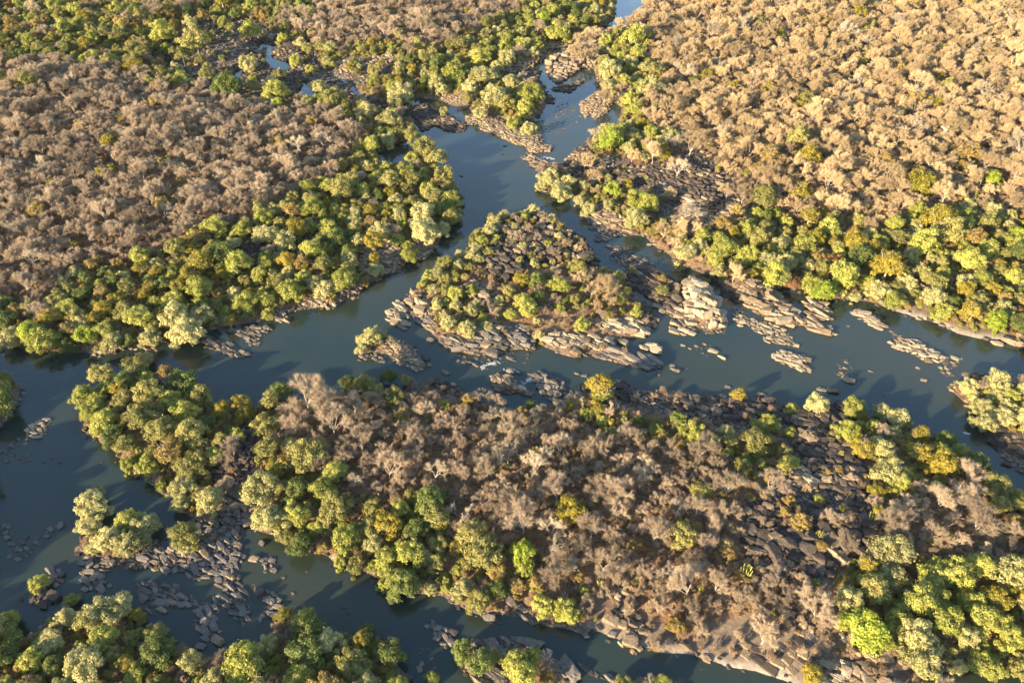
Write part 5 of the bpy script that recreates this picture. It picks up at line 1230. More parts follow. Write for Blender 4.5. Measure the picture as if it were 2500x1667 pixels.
def leaf_cloud(r, centres, radii, n, size, flat=.75):
    w = radii ** 2; k = r.choice(len(centres), n, p=w / w.sum())
    u = r.normal(size=(n, 3)); u /= np.linalg.norm(u, axis=1, keepdims=True)
    u[:, 2] = np.where((u[:, 2] < -.25) & (r.random(n) < .65), -u[:, 2], u[:, 2])
    rad = radii[k][:, None] * (r.uniform(.3, 1.0, (n, 1)) ** .6) * np.where(r.random((n, 1)) < .13, r.uniform(1.0, 1.5, (n, 1)), 1)
    c = centres[k] + u * rad * np.array([1, 1, flat])
    fill = r.random((n, 1)) < .34
    an = r.uniform(0, 6.283, (n, 1)); el = np.arcsin(r.uniform(-.15, 1, (n, 1))); mid = centres.mean(0); ext = np.abs(centres - mid).max(0) + radii.mean() * .5
    dome = np.concatenate([np.cos(el) * np.cos(an), np.cos(el) * np.sin(an), np.sin(el)], 1)
    wob = .78 + .16 * np.sin(an * 3 + centres[0, 0] * 5) * np.cos(el * 4) + .12 * np.sin(an * 5 + centres[1, 1] * 3)
    c = np.where(fill, mid + np.array([0, 0, -.25 * ext[2]]) + dome * ext * wob * r.uniform(.72, 1.05, (n, 1)), c); u = np.where(fill, dome, u)
    nn = u * 1.0 + r.normal(size=(n, 3)) * .45 + np.array([0, 0, .25]); nn /= np.linalg.norm(nn, axis=1, keepdims=True)
    a = np.cross(nn, r.normal(size=(n, 3))); a /= np.linalg.norm(a, axis=1, keepdims=True); b = np.cross(nn, a)
    s = size * r.uniform(.55, 1.35, (n, 1))
    verts = np.stack([c - a * s, c - b * s * .6 + nn * s * .15, c + a * s, c + b * s * .6 + nn * s * .15], 1).reshape(-1, 3)
    return verts, np.arange(n * 4).reshape(n, 4)
PROTO = {}      # shape -> list of (trunk mesh, crown mesh)
def make_green(seed, style):
    r = np.random.default_rng(seed)
    if style == 'round': h0, spread, nl, H = 1.7, .75, r.integers(34, 48), 6.4
    elif style == 'feather': h0, spread, nl, H = .7, .7, r.integers(34, 46), 5.6
    else: h0, spread, nl, H = 2.4, .95, r.integers(20, 28), 6.6
    segs, tips = grow(r, h0, spread, 3, (5, 3, 2), 1.9, .24)
    an = r.uniform(0, 6.283, nl); ra = np.sqrt(r.uniform(.0, 1, nl)) * 3.0 * (1 + .25 * np.sin(an * 2 + r.uniform(0, 6)) + .15 * np.sin(an * 3 + r.uniform(0, 6)))
    top = H * (1 - .42 * (ra / 3.4) ** 2)
    low = {'round': .38, 'feather': .14, 'open': .55}[style]
    z = top * (low + (1 - low) * r.uniform(0, 1, nl) ** .55)
    C = np.stack([np.cos(an) * ra, np.sin(an) * ra, z - .5], -1)
    radii = {'round': r.uniform(.5, 1.3, nl), 'feather': r.uniform(.4, 1.05, nl), 'open': r.uniform(.4, 1.0, nl)}[style]
    n, sz = {'round': (6600, .205), 'feather': (6600, .185), 'open': (4200, .19)}[style]
    v, f = leaf_cloud(r, C, radii, n, sz, .8 if style != 'open' else .6)
    tv, tf = tubes([s[:4] for s in segs if s[4] <= 3], 5)
    return mesh_np('tree_trunk', tv, tf, BARK['grey' if style != 'round' else 'dark'], True), mesh_np('tree_crown', v, f, LEAF['lime'])
def make_bare(seed, style):
    r = np.random.default_rng(seed)
    if style == 'bare':
        segs, tips = grow(r, r.uniform(1.2, 2.0), .72, 4, (5, 3, 3, 2), 2.2, .17, .3, .74); tv, tf = tubes([s[:4] for s in segs if s[4] <= 3], 5); v, f = twig_mesh(r, segs, tips, 8000, .95, .021, 2)
    elif style == 'white':
        segs, tips = grow(r, r.uniform(1.6, 2.6), .78, 4, (4, 3, 3, 2), 2.3, .26, .22, .74); tv, tf = tubes([s[:4] for s in segs if s[4] <= 3], 5); v, f = twig_mesh(r, segs, tips, 3600, .85, .022, 3)
    else:
        segs, tips = grow(r, .35, .75, 3, (7, 3, 3), 2.0, .10, .35, .75); tv, tf = tubes([s[:4] for s in segs if s[4] <= 1], 4); v, f = twig_mesh(r, segs, tips, 2600, 1.15, .034, 1)
    v2, f2 = tubes([s[:4] for s in segs if s[4] > 3], 3) if style != 'brush' else (np.zeros((0, 3)), np.zeros((0, 4), int))
    if len(v2):
        tri = np.concatenate([f2[:, [0, 1, 2]], f2[:, [0, 2, 3]]]); f = np.concatenate([f, tri + len(v)]); v = np.concatenate([v, v2])
    return mesh_np('tree_trunk', tv, tf, BARK['white' if style == 'white' else 'grey'], True), mesh_np('tree_crown', v, f, LEAF['bare'])
PROTO['round'] = [make_green(100 + k, 'round') for k in range(9)]
PROTO['feather'] = [make_green(200 + k, 'feather') for k in range(7)]
PROTO['open'] = [make_green(300 + k, 'open') for k in range(5)]
PROTO['bare'] = [make_bare(400 + k, 'bare') for k in range(9)]
PROTO['white'] = [make_bare(500 + k, 'white') for k in range(6)]
PROTO['brush'] = [make_bare(600 + k, 'brush') for k in range(6)]
SHAPES = {'lime': ('round', 'feather', 'feather'), 'limeb': ('round',), 'yellow': ('round', 'open'), 'pale': ('feather',), 'olive': ('round', 'open', 'feather', 'feather'), 'olivep': ('feather',), 'deep': ('round',), 'gold': ('open', 'feather'), 'rust': ('round',), 'bare': ('bare',), 'golden': ('bare',), 'white': ('white',), 'brush': ('brush',)}

# ------------------------------------------------------------------ where plants stand
class Hash:
    def __init__(s, c): s.c = c; s.d = {}
    def near(s, x, y):
        i, j = int(x // s.c), int(y // s.c)
        for a in (-1, 0, 1):
            for b in (-1, 0, 1): yield from s.d.get((i + a, j + b), ())
    def add(s, x, y, v): s.d.setdefault((int(x // s.c), int(y // s.c)), []).append((x, y, v))
plants = []                       # x, y, crown diameter, tone, hand-placed
hsh = Hash(12.0)
for x, y, d, tone in TREES:
    d *= 1.0 if tone in ('white', 'gold') else 1.08 if tone == 'bare' or inside(LAND['triangle island'], [x], [y])[0] else 1.25; plants.append((x, y, d, tone, True)); hsh.add(x, y, d)
def seen_area(x, y, m=1.13, a=22): return (np.abs(x) < depth_of(x, y) * .638 * m + a) & (y > 66) & (y < 735)
def scatter(cand, dfun, tfun, k):
    for x, y in cand:
        d = dfun(); ok = True
        for px, py, pd in hsh.near(x, y):
            if (px - x) ** 2 + (py - y) ** 2 < ((d + pd) * k) ** 2: ok = False; break
        if ok: plants.append((x, y, d, tfun(), False)); hsh.add(x, y, d)
def candidates(step):
    x = np.arange(-560, 560, step); y = np.arange(60, 745, step); X, Y = np.meshgrid(x, y)
    X = (X + rng.uniform(-.5, .5, X.shape) * step).ravel(); Y = (Y + rng.uniform(-.5, .5, Y.shape) * step).ravel()
    m = seen_area(X, Y); X, Y = X[m], Y[m]; o = rng.permutation(len(X)); return X[o], Y[o]
CXs, CYs = candidates(2.3)
csd = grid_at(SD, CXs, CYs); crk = np.maximum.reduce([grid_at(RKP, CXs + dx, CYs + dy) for dx in (-3, 0, 3) for dy in (-3, 0, 3)]); ccl = grid_at(CLEARM, CXs, CYs)
taken = np.zeros(len(CXs), bool)
HANDLAND = np.zeros(len(CXs), bool)
for nm in ('triangle island', 'rocky ridge', 'bushy islet', 'twin tree islet', 'bottom islet', 'bottom corner islet', 'bush rock islet'): HANDLAND |= inside(LAND[nm], CXs, CYs)
for nm, wts, dens, d0, d1, pts in GREEN:
    m = inside(pts, CXs, CYs); taken |= m
    m &= (csd > (2.0 if nm in ('upper middle green', 'right bank head', 'left braids') else -.3)) & (rng.random(len(CXs)) > crk * (.3 if 'triangle' in nm else .95)) & (ccl < .5)
    names = list(wts); pw = np.array([wts[n] for n in names], float); pw /= pw.sum()
    scatter(list(zip(CXs[m], CYs[m])), lambda: (d0 + (d1 - d0) * random.random() ** 1.3) * 1.42, lambda: names[rng.choice(len(names), p=pw)], .355 / dens ** .5)
m = (~taken) & (~HANDLAND) & (csd > 2.0) & ((crk < .45) | (rng.random(len(CXs)) < .02)) & (rng.random(len(CXs)) > ccl * .97)
def dry_tone():
    u = random.random(); return 'bare' if u < .885 else 'white' if u < .935 else 'gold' if u < .97 else 'olive' if u < .985 else 'yellow'
fm = m & (CYs > 300)
scatter(list(zip(CXs[fm], CYs[fm])), lambda: 6.5 + 8.5 * random.random() ** 1.4, dry_tone, .305)
fm = m & (CYs <= 300)
scatter(list(zip(CXs[fm], CYs[fm])), lambda: 5.2 + 7.0 * random.random() ** 1.35, dry_tone, .315)
# low growth between the trees
UX, UY = candidates(2.1)
usd = grid_at(SD, UX, UY); urk = grid_at(ROCKM, UX, UY); ucl = grid_at(CLEARM, UX, UY)
um = (usd > 1.2) & (rng.random(len(UX)) > np.maximum(urk * .93, ucl * .72)) & (rng.random(len(UX)) < .9)
for nm in ('bushy islet', 'rocky ridge', 'bottom islet', 'bush rock islet'): um &= ~inside(LAND[nm], UX, UY) | (rng.random(len(UX)) < .15)
um &= ~inside(LAND['triangle island'], UX, UY) | (rng.random(len(UX)) < .5)
UX, UY = UX[um], UY[um]
UG = np.zeros(len(UX), bool)
for nm, wts, dens, d0, d1, pts in GREEN: UG |= inside(pts, UX, UY)

# ------------------------------------------------------------------ scatter objects (kind stuff) through geometry nodes
def source(name, me, mat=None, part=None):
    o = bpy.data.objects.new(name, me)
    if mat is not None:
        for sl in o.material_slots: pass
    return o
def joined(trunk, crown, bark, leaf):
    """one mesh of trunk and crown for the far stand-ins of a wood"""
    me = bpy.data.meshes.new('tree_in_wood')
    vs, fs, ms = [], [], []; off = 0
    for k, m in enumerate((trunk, crown)):
        co = np.empty(len(m.vertices) * 3, np.float32); m.vertices.foreach_get('co', co); vs.append(co.reshape(-1, 3))
        ls = np.empty(len(m.loops), np.int32); m.loops.foreach_get('vertex_index', ls); n = len(m.polygons); kk = len(m.loops) // n
        fs.append((ls + off, n, kk)); ms += [k] * n; off += len(m.vertices)
    co = np.concatenate(vs); me.vertices.add(len(co)); me.vertices.foreach_set('co', co.ravel())
    loops = np.concatenate([f[0] for f in fs]); me.loops.add(len(loops)); me.loops.foreach_set('vertex_index', loops)
    starts = []; s = 0
    for _l, n, kk in fs: starts.append(np.arange(n) * kk + s); s += n * kk
    st = np.concatenate(starts).astype(np.int32); me.polygons.add(len(st)); me.polygons.foreach_set('loop_start', st)
    me.update(calc_edges=True); me.materials.append(bark); me.materials.append(leaf); me.polygons.foreach_set('material_index', np.array(ms, np.int32)); return me
def stuff(name, sources, pts, rots, scales, index, label=None):
    col = bpy.data.collections.new(name + '_sources')
    for k, me in enumerate(sources): col.objects.link(bpy.data.objects.new('%s_source_%03d' % (name, k), me))
    me = bpy.data.meshes.new(name); n = len(pts); me.vertices.add(n); me.vertices.foreach_set('co', np.ascontiguousarray(pts, np.float32).ravel())
    for nm, ty, arr in (('turn', 'FLOAT_VECTOR', rots), ('size', 'FLOAT_VECTOR', scales)):
        at = me.attributes.new(nm, ty, 'POINT'); at.data.foreach_set('vector', np.ascontiguousarray(arr, np.float32).ravel())
    at = me.attributes.new('which', 'INT', 'POINT'); at.data.foreach_set('value', np.ascontiguousarray(index, np.int32))
    ng = bpy.data.node_groups.new(name, 'GeometryNodeTree')
    ng.interface.new_socket('Geometry', in_out='INPUT', socket_type='NodeSocketGeometry'); ng.interface.new_socket('Geometry', in_out='OUTPUT', socket_type='NodeSocketGeometry')
    N, L = ng.nodes, ng.links
    gi = N.new('NodeGroupInput'); go = N.new('NodeGroupOutput'); ci = N.new('GeometryNodeCollectionInfo'); ip = N.new('GeometryNodeInstanceOnPoints')
    ci.inputs['Collection'].default_value = col; ci.inputs['Separate Children'].default_value = True; ci.inputs['Reset Children'].default_value = True
    def attr(nm, ty):
        a = N.new('GeometryNodeInputNamedAttribute'); a.data_type = ty; a.inputs['Name'].default_value = nm; return a.outputs[0]
    L.new(gi.outputs[0], ip.inputs['Points']); L.new(ci.outputs[0], ip.inputs['Instance']); ip.inputs['Pick Instance'].default_value = True
    L.new(attr('which', 'INT'), ip.inputs['Instance Index'])
    er = N.new('FunctionNodeEulerToRotation'); L.new(attr('turn', 'FLOAT_VECTOR'), er.inputs[0]); L.new(er.outputs[0], ip.inputs['Rotation'])
    L.new(attr('size', 'FLOAT_VECTOR'), ip.inputs['Scale']); L.new(ip.outputs[0], go.inputs[0])
    o = link(name, me, kind='stuff'); md = o.modifiers.new('scatter', 'NODES'); md.node_group = ng
    return o

# ------------------------------------------------------------------ trees: the nearest and largest as things, the rest as woodland
TONES = list(LEAF)
def scale_of(d, tone): return d / {'round': 8.0, 'feather': 7.6, 'open': 8.2, 'bare': 8.6, 'white': 8.6, 'brush': 6.0}[SHAPES[tone][0]]
rows = []
for x, y, d, tone, hand in plants:
    if tone == 'bare' and x > 20 and y > 255: tone = 'golden'  # far right leafless trees get the twigs with stronger sun in their colour
    z = float(ground(x, y)); fx, fy = to_frame(x, y, z + d * .4); t = depth_of(x, y, z)
    sh = random.choice(SHAPES[tone]); k = random.randrange(len(PROTO[sh])); s = scale_of(d, tone)
    rows.append(dict(x=x, y=y, z=max(z, .02), d=d, tone=tone, hand=hand, fx=fx, fy=fy, app=d / t * (1.35 if hand else 1), sh=sh, k=k, s=s, sz=s * random.uniform(.85, 1.15), rz=random.uniform(0, 6.283), seen=-.01 < fx < 1.01 and -.01 < fy < 1.03))
KINDOF = lambda t: 'leafless_tree' if t in ('bare', 'golden', 'white') else 'riverside_tree' if t in ('pale', 'olivep') else 'leafy_tree'
things = []
far = []
byk = {}
for r in rows: byk.setdefault(KINDOF(r['tone']), []).append(r)
for kind, L in byk.items():
    L.sort(key=lambda r: -r['app'] if r['seen'] else 9)
    n = min(300, sum(r['seen'] for r in L))
    for r in L[:n]: r['kind'] = kind; things.append(r)
    far += L[n:]
def bark_for(tone): return BARK['white'] if tone == 'white' else BARK['grey'] if tone in ('bare', 'golden', 'pale', 'gold', 'yellow') else BARK['dark']
def retint(o, mat):
    o.material_slots[0].link = 'OBJECT'; o.material_slots[0].material = mat
proto_objs = {}
for r in things:
    root = bpy.data.objects.new(r['kind'], None); COL.objects.link(root); root.empty_display_size = .5
    root.location = (r['x'], r['y'], r['z'] - .1); root.rotation_euler = (0, 0, r['rz']); root.scale = (r['s'], r['s'], r['sz'])
    key = (r['sh'], r['k'], r['tone'])
    if key not in proto_objs:
        tm, cm = PROTO[r['sh']][r['k']]
        a = link('trunk', tm, root); b = link('crown', cm, root); retint(a, bark_for(r['tone'])); retint(b, LEAF[r['tone']]); proto_objs[key] = (a, b)
    else:
        for p in proto_objs[key]:
            c = p.copy(); COL.objects.link(c); c.parent = root
    r['obj'] = root
srcs, sid = [], {}
fi = []
for r in far:
    key = (r['sh'], r['k'], r['tone'])
    if key not in sid: sid[key] = len(srcs); srcs.append(joined(*PROTO[r['sh']][r['k']], bark_for(r['tone']), LEAF[r['tone']]))
    fi.append(sid[key])
if far:
    fi = np.array(fi); A = np.array([(r['x'], r['y'], r['z'] - .1) for r in far])
    RT = np.array([(0, 0, r['rz']) for r in far]); SC = np.array([(r['s'], r['s'], r['sz']) for r in far])
    KD = np.array([KINDOF(r['tone']) for r in far])
    for kind, nm in (('leafless_tree', 'leafless_woods'), ('leafy_tree', 'leafy_woods'), ('riverside_tree', 'riverside_woods')):
        m = KD == kind
        if m.any(): stuff(nm, srcs, A[m], RT[m], SC[m], fi[m])
n = len(UX)
bs = [joined(*PROTO['brush'][k], BARK['grey'], LEAF[t]) for t in ('brush', 'bare') for k in range(6)] + [joined(*PROTO['feather'][k], BARK['dark'], LEAF[t]) for t in ('olive', 'gold', 'lime') for k in range(4)]
which = np.where(rng.random(n) < np.where(UG, .82, .05), 12 + rng.integers(0, 12, n), np.where(rng.random(n) < .6, rng.integers(0, 6, n), rng.integers(6, 12, n)))
us = rng.uniform(.25, .55, n) * np.where(which >= 12, .85, 1.0)
stuff('undergrowth', bs, np.stack([UX, UY, ground(UX, UY) - .1], -1), np.stack([np.zeros(n), np.zeros(n), rng.uniform(0, 6.283, n)], -1), np.stack([us, us, us * rng.uniform(.8, 1.3, n)], -1), which)

# ------------------------------------------------------------------ rocks
def rock_mesh(seed, style):
    """faceted granite: a sphere cut by random joint planes; ledges get bedding grooves along their length"""
    r = np.random.default_rng(seed)
    import bmesh
    bm = bmesh.new(); bmesh.ops.create_icosphere(bm, subdivisions=4 if style == 'ledge' else 3, radius=1.0)
    co = np.array([v.co for v in bm.verts]); u = co / np.linalg.norm(co, axis=1, keepdims=True)
    n = r.integers(8, 13); N = r.normal(size=(n, 3)); N /= np.linalg.norm(N, axis=1, keepdims=True); h = r.uniform(.55, 1.0, n)
    if style != 'round':
        N = np.concatenate([np.array([[1, 0, 0], [-1, 0, 0], [0, 1, 0], [0, -1, 0], [0, 0, 1], [0, 0, -1]]) + r.normal(size=(6, 3)) * .16, N]); N /= np.linalg.norm(N, axis=1, keepdims=True); h = np.concatenate([r.uniform(.58, .8, 6), h + .16])
    d = u @ N.T; p = {'round': 16, 'block': 46, 'ledge': 26}[style]
    rr = np.minimum((np.sum(np.maximum(d / h, 1e-3) ** p, 1)) ** (-1 / p), 1.3)
    rr *= 1 + .04 * np.sin(u[:, 0] * 7 + seed) * np.sin(u[:, 1] * 6 + seed * 2) + r.normal(size=len(u)) * .008
    co = u * rr[:, None]; co -= (co.max(0) + co.min(0)) / 2; co /= (co.max(0) - co.min(0))
    if style == 'ledge':
        for k in range(5):
            ax = np.array([r.normal() * .12, 1, r.normal() * .5]) if k < 3 else np.array([1, r.normal() * .4, r.normal() * .2]); ax /= np.linalg.norm(ax)
            g = np.exp(-((co @ ax - r.uniform(-.36, .36)) / .022) ** 2); co = co * (1 - .17 * g[:, None])
        co[:, 2] -= .05 * np.floor((co[:, 1] + r.uniform(0, .3)) * 4) * (co[:, 2] > 0)
        co /= (co.max(0) - co.min(0))
    for v, c in zip(bm.verts, co): v.co = c
    for f in bm.faces: f.smooth = True
    bm.normal_update()
    for e in bm.edges:
        if len(e.link_faces) == 2 and e.calc_face_angle(0) > R(20): e.smooth = False
    me = bpy.data.meshes.new('boulder'); bm.to_mesh(me); bm.free(); return me
RSTYLE = ['round', 'block', 'block', 'block', 'round', 'block', 'block', 'block', 'ledge', 'ledge', 'ledge', 'ledge']
ROCKS = [rock_mesh(k + 40, RSTYLE[k]) for k in range(12)]
rrows = []
def poly_area(p):
    p = np.asarray(p); return abs(np.sum(p[:, 0] * np.roll(p[:, 1], -1) - p[:, 1] * np.roll(p[:, 0], -1))) / 2
rh = Hash(7.0)
for x, y, w, tone in SINGLE: rrows.append((x, y, w, random.uniform(1.2, 1.8), random.uniform(.6, .85), tone, 'alone')); rh.add(x, y, w)
for name, tone, s0, s1, cover, el, fl, pts, mound in ROCK:
    p = np.asarray(pts); area = poly_area(pts); n = 0; sizes = []; tot = 0
    while tot < area * cover * 1.5 and n < 1500:
        s = s0 + (s1 - s0) * random.random() ** 2.3; sizes.append(s); tot += .62 * s * s; n += 1
    if cover > .5: sizes += [s0 * random.uniform(.5, .85) for _ in range(min(500, int(area * .22)))]; n = len(sizes)
    sizes.sort(reverse=True); lo, hi = p.min(0), p.max(0)
    X = rng.uniform(lo[0], hi[0], n * 40); Y = rng.uniform(lo[1], hi[1], n * 40); ins = inside(pts, X, Y); X, Y = X[ins], Y[ins]; q = 0
    for s in sizes:
        for _try in range(22):
            if q >= len(X): break
            x, y = float(X[q]), float(Y[q]); q += 1
            if any(inside(pp, [x], [y])[0] for pp in POOL if abs(pp[0][0] - x) < 30 and abs(pp[0][1] - y) < 60): continue
            if all((px - x) ** 2 + (py - y) ** 2 > ((.31 if el > 1.55 else .36) * (s + ps)) ** 2 for px, py, ps in rh.near(x, y)):
                tn = tone
                u = random.random()
                if u < .12: tn = {'pale': 'warm', 'warm': 'pale', 'grey': 'warm', 'dark': 'warm'}[tone]
                rrows.append((x, y, s, el * random.uniform(.8, 1.2), fl * random.uniform(.8, 1.2), tn, name)); rh.add(x, y, s); break
# loose rocks along every shore and over rocky ground
X, Y = candidates(2.0); sd = grid_at(SD, X, Y); rk = grid_at(ROCKM, X, Y)
m = (((sd > -1.2) & (sd < 2.2) & (rng.random(len(X)) < .42)) | ((rk > .6) & (sd > 1) & (rng.random(len(X)) < .55)))
for x, y in zip(X[m], Y[m]):
    s = random.uniform(.7, 1.2) + 1.8 * random.random() ** 3
    if all((px - x) ** 2 + (py - y) ** 2 > (.38 * (s + ps)) ** 2 for px, py, ps in rh.near(x, y)):
        rrows.append((x, y, s, 1.25, .85, random.choice(('dark', 'dark', 'warm', 'grey')), 'shore')); rh.add(x, y, s)
RR = []
HEAD = R(-32)
mp_tall = {r[0]: True for r in ROCK if r[-1] >= .8}
for x, y, s, el, fl, tone, zn in rrows:
    z = float(ground(x, y)); z = max(z, -.25)
    el *= 1.16; e = max(el, 1.0); rz = HEAD + random.gauss(0, .28) if e > 1.25 else random.uniform(0, 6.283)
    sx, sy, szz = s * e ** .5, s / e ** .5, s * fl * (.78 if mp_tall.get(zn) else .66)
    fx, fy = to_frame(x, y, z); t = depth_of(x, y, z)
    RR.append(dict(x=x, y=y, z=z + szz * .22, sc=(sx, sy, szz), rot=(random.gauss(0, .12), random.gauss(0, .12), rz), tone=tone, zone=zn, k=random.randrange(8) if e < 1.55 or s < 1.5 else random.randrange(6, 12), s=s, el=e, fx=fx, fy=fy, app=s * (1.25 if zn == 'alone' else 1) / t, seen=0 < fx < 1 and 0 < fy < 1))
RR.sort(key=lambda r: -r['app'] if r['seen'] else 9)
RT_, RF_ = RR[:300], RR[300:]
boulder_proto = {}
for r in RT_:
    key = (r['k'], r['tone'])
    if key not in boulder_proto:
        me = ROCKS[r['k']]
        if not me.materials: me.materials.append(ROCKMAT['warm'])
        o = link('boulder', me); retint(o, ROCKMAT[r['tone']]); boulder_proto[key] = o
    else: o = boulder_proto[key].copy(); COL.objects.link(o)
    o.name = 'boulder'; o.location = (r['x'], r['y'], r['z']); o.rotation_euler = r['rot']; o.scale = r['sc']; r['obj'] = o
rs = []
for tn in ('pale', 'warm', 'grey', 'dark'):
    for me in ROCKS:
        c = me.copy(); c.materials.clear(); c.materials.append(ROCKMAT[tn]); rs.append(c)
ti = {'pale': 0, 'warm': 12, 'grey': 24, 'dark': 36}
stuff('loose_rocks', rs, [(r['x'], r['y'], r['z']) for r in RF_], [r['rot'] for r in RF_], [r['sc'] for r in RF_], [ti[r['tone']] + r['k'] for r in RF_])
# ------------------------------------------------------------------ jointed bedrock: every block between two joints is a part
import bmesh
def block_mesh(seed):
    r = np.random.default_rng(seed); bm = bmesh.new(); bmesh.ops.create_cube(bm, size=1.0)
    for v in bm.verts: v.co += Vector(r.uniform(-.09, .09, 3)); 
    for v in bm.verts:
        if v.co.z > 0: v.co.x *= .86; v.co.y *= .86
    bmesh.ops.bevel(bm, geom=list(bm.edges), offset=.11, segments=2, affect='EDGES', profile=.6)
    for f in bm.faces: f.smooth = True
    me = bpy.data.meshes.new('block'); bm.to_mesh(me); bm.free(); return me
def bedrock(name, pts, da, db, la, lb, gap, hgt, tones, label, part, rough):
    p = np.asarray(pts); c = p.mean(0); a = np.array(da) / np.hypot(*da); b = np.array(db) / np.hypot(*db)
    root = bpy.data.objects.new(name, None); COL.objects.link(root); root.location = (c[0], c[1], float(ground(*c))); root.empty_display_size = 1
    for k, v in label.items(): root[k] = v
    B = [block_mesh(900 + k + len(name)) for k in range(7)]; n = 0; rots = math.atan2(a[1], a[0]); first = {}
    for m in B: m.materials.append(ROCKMAT['warm'])
    row = 0; v = -60.0
    while v < 60:
        wv = lb * random.uniform(.75, 1.35); u = -60.0 + random.uniform(0, la)
        while u < 60:
            wu = la * random.uniform(.6, 1.5); q = c + a * (u + wu / 2) + b * (v + wv / 2); q = q + np.array([float(fbm(q[0], q[1], 11, 31)), float(fbm(q[0], q[1], 11, 37))]) * 2.2
            if inside(pts, q[0:1], q[1:2])[0] and n < 300 and random.random() < (.95 if rough > .8 else .68):
                tone = random.choice(tones); key = (random.randrange(7), tone)
                if key not in first: o = link(part, B[key[0]], root); retint(o, ROCKMAT[tone]); first[key] = o
                else: o = first[key].copy(); COL.objects.link(o)
                z = float(ground(*q)); o.location = (q[0] - c[0], q[1] - c[1], z - root.location.z + hgt * random.uniform(-.25, .25) * rough)
                o.scale = (wu - gap, wv - gap, hgt * random.uniform(1.0, 1.0 + .9 * rough)); o.rotation_euler = (random.gauss(0, .04 * rough), random.gauss(0, .04 * rough), rots + random.gauss(0, .10 if rough > .8 else .22) + (math.pi if random.random() < .5 else 0)); n += 1
            u += wu
        v += wv
    return n
for args in BEDROCK: print(args[0], bedrock(*args))
# ------------------------------------------------------------------ white water
def foam(x0, y0, x1, y1, w):
    r = np.random.default_rng(int(abs(x0 * 10))); V, Fc = [], []; L = math.hypot(x1 - x0, y1 - y0); n = int(80 + L * w * 26)
    for _ in range(n):
        t = r.uniform(0, 1); off = r.normal() * w * .3; px = x0 + (x1 - x0) * t - (y1 - y0) / L * off; py = y0 + (y1 - y0) * t + (x1 - x0) / L * off
        if noise2(px, py, 1.1, 5) < .46 + .25 * abs(off) / w: continue
        a = math.atan2(y1 - y0, x1 - x0) + 1.2 + r.normal() * .5; l, ww = r.uniform(.08, .4), r.uniform(.03, .07); o = len(V); hz = r.uniform(.02, .12)
        for k in range(6):
            an = k * math.pi / 3; ex_, ey_ = math.cos(an) * l, math.sin(an) * ww; V.append((px + ex_ * math.cos(a) - ey_ * math.sin(a), py + ex_ * math.sin(a) + ey_ * math.cos(a), .005))
        V.append((px, py, hz))
        for k in range(6): Fc.append((o + k, o + (k + 1) % 6, o + 6))
    if V: link('foam', mesh_np('foam', V, Fc, FOAMMAT, True), kind='stuff')
FOAMMAT = plain('white_water', (.44, .43, .40), .9)
for f in FOAM: foam(*f)
# ------------------------------------------------------------------ palms and candelabra euphorbias
def palm_meshes(seed):
    r = np.random.default_rng(seed); segs = []; p = np.array([0, 0, -.4]); H = 4.6
    for k in range(6):
        q = np.array([.08 * k * k * .12, .03 * k, H * (k + 1) / 6]); segs.append((p, q, .19 - .012 * k, .18 - .012 * k)); p = q
    tv, tf = tubes(segs, 6); V, Fc = [], []
    for k in range(26):
        an = k * 2.399; el = R(75 - k * 4.2); d = np.array([math.cos(an), math.sin(an), 0]); L = r.uniform(2.0, 2.7); pos = p.copy(); sl = el; side = np.array([-math.sin(an), math.cos(an), 0]); st = L / 9
        for j in range(9):
            nd = d * math.cos(sl) + np.array([0, 0, 1]) * math.sin(sl); q = pos + nd * st; ll = .62 * math.sin(math.pi * (j + 1.2) / 11) + .08
            for sg in (-1, 1):
                o = len(V); tip = (pos + q) / 2 + side * sg * ll + nd * .28 - np.array([0, 0, .10]); V += [pos, q, tip]; Fc.append((o, o + 1, o + 2))
                o = len(V); tip = pos + side * sg * ll + nd * .15 - np.array([0, 0, .10]); V += [pos - nd * .04, pos + nd * .1, tip]; Fc.append((o, o + 1, o + 2))
            pos = q; sl -= .19
    return mesh_np('palm_trunk', tv, tf, BARK['dark'], True), mesh_np('palm_crown', V, Fc, LEAF['yellow'])
def cactus_meshes(seed):
    r = np.random.default_rng(seed); H = 1.2; tv, tf = tubes([((0, 0, -.3), (0, 0, H), .13, .11)], 6); segs = []
    for k in range(22):
        an = k * 2.399; d = np.array([math.cos(an), math.sin(an), 0]); p = np.array([0, 0, H * .7 + .03 * k]); out = r.uniform(.25, 1.15); q = p + d * out * .7 + np.array([0, 0, .18]); s2 = p + d * out + np.array([0, 0, .6]); t2 = s2 + d * .08 + np.array([0, 0, r.uniform(.6, 1.2)])
        segs += [(p, q, .07, .08), (q, s2, .08, .085), (s2, t2, .085, .05)]
    v, f = tubes(segs, 5); return mesh_np('stem', tv, tf, BARK['dark'], True), mesh_np('arms', v, f, plain('euphorbia_green', (.30, .27, .06), .6))
PALMROOTS, CACTUSROOTS = [], []
for L, mk, nm, D0, out, pn in ((PALMS, palm_meshes, 'palm_tree', 4.6, PALMROOTS, ('trunk', 'crown')), (CACTI, cactus_meshes, 'candelabra_cactus', 2.4, CACTUSROOTS, ('stem', 'arms'))):
    ms = [mk(k) for k in range(3)]
    for k, (x, y, d) in enumerate(L):
        root = bpy.data.objects.new(nm, None); COL.objects.link(root); root.location = (x, y, max(float(ground(x, y)), 0)); root.rotation_euler = (0, 0, random.uniform(0, 6)); sc = max(d, 1.2) / D0; root.scale = (sc, sc, sc * (1.25 if nm == 'palm_tree' else 1))
        for m, n2 in zip(ms[k % 3], pn): link(n2, m, root)
        out.append((x, y, d, root))
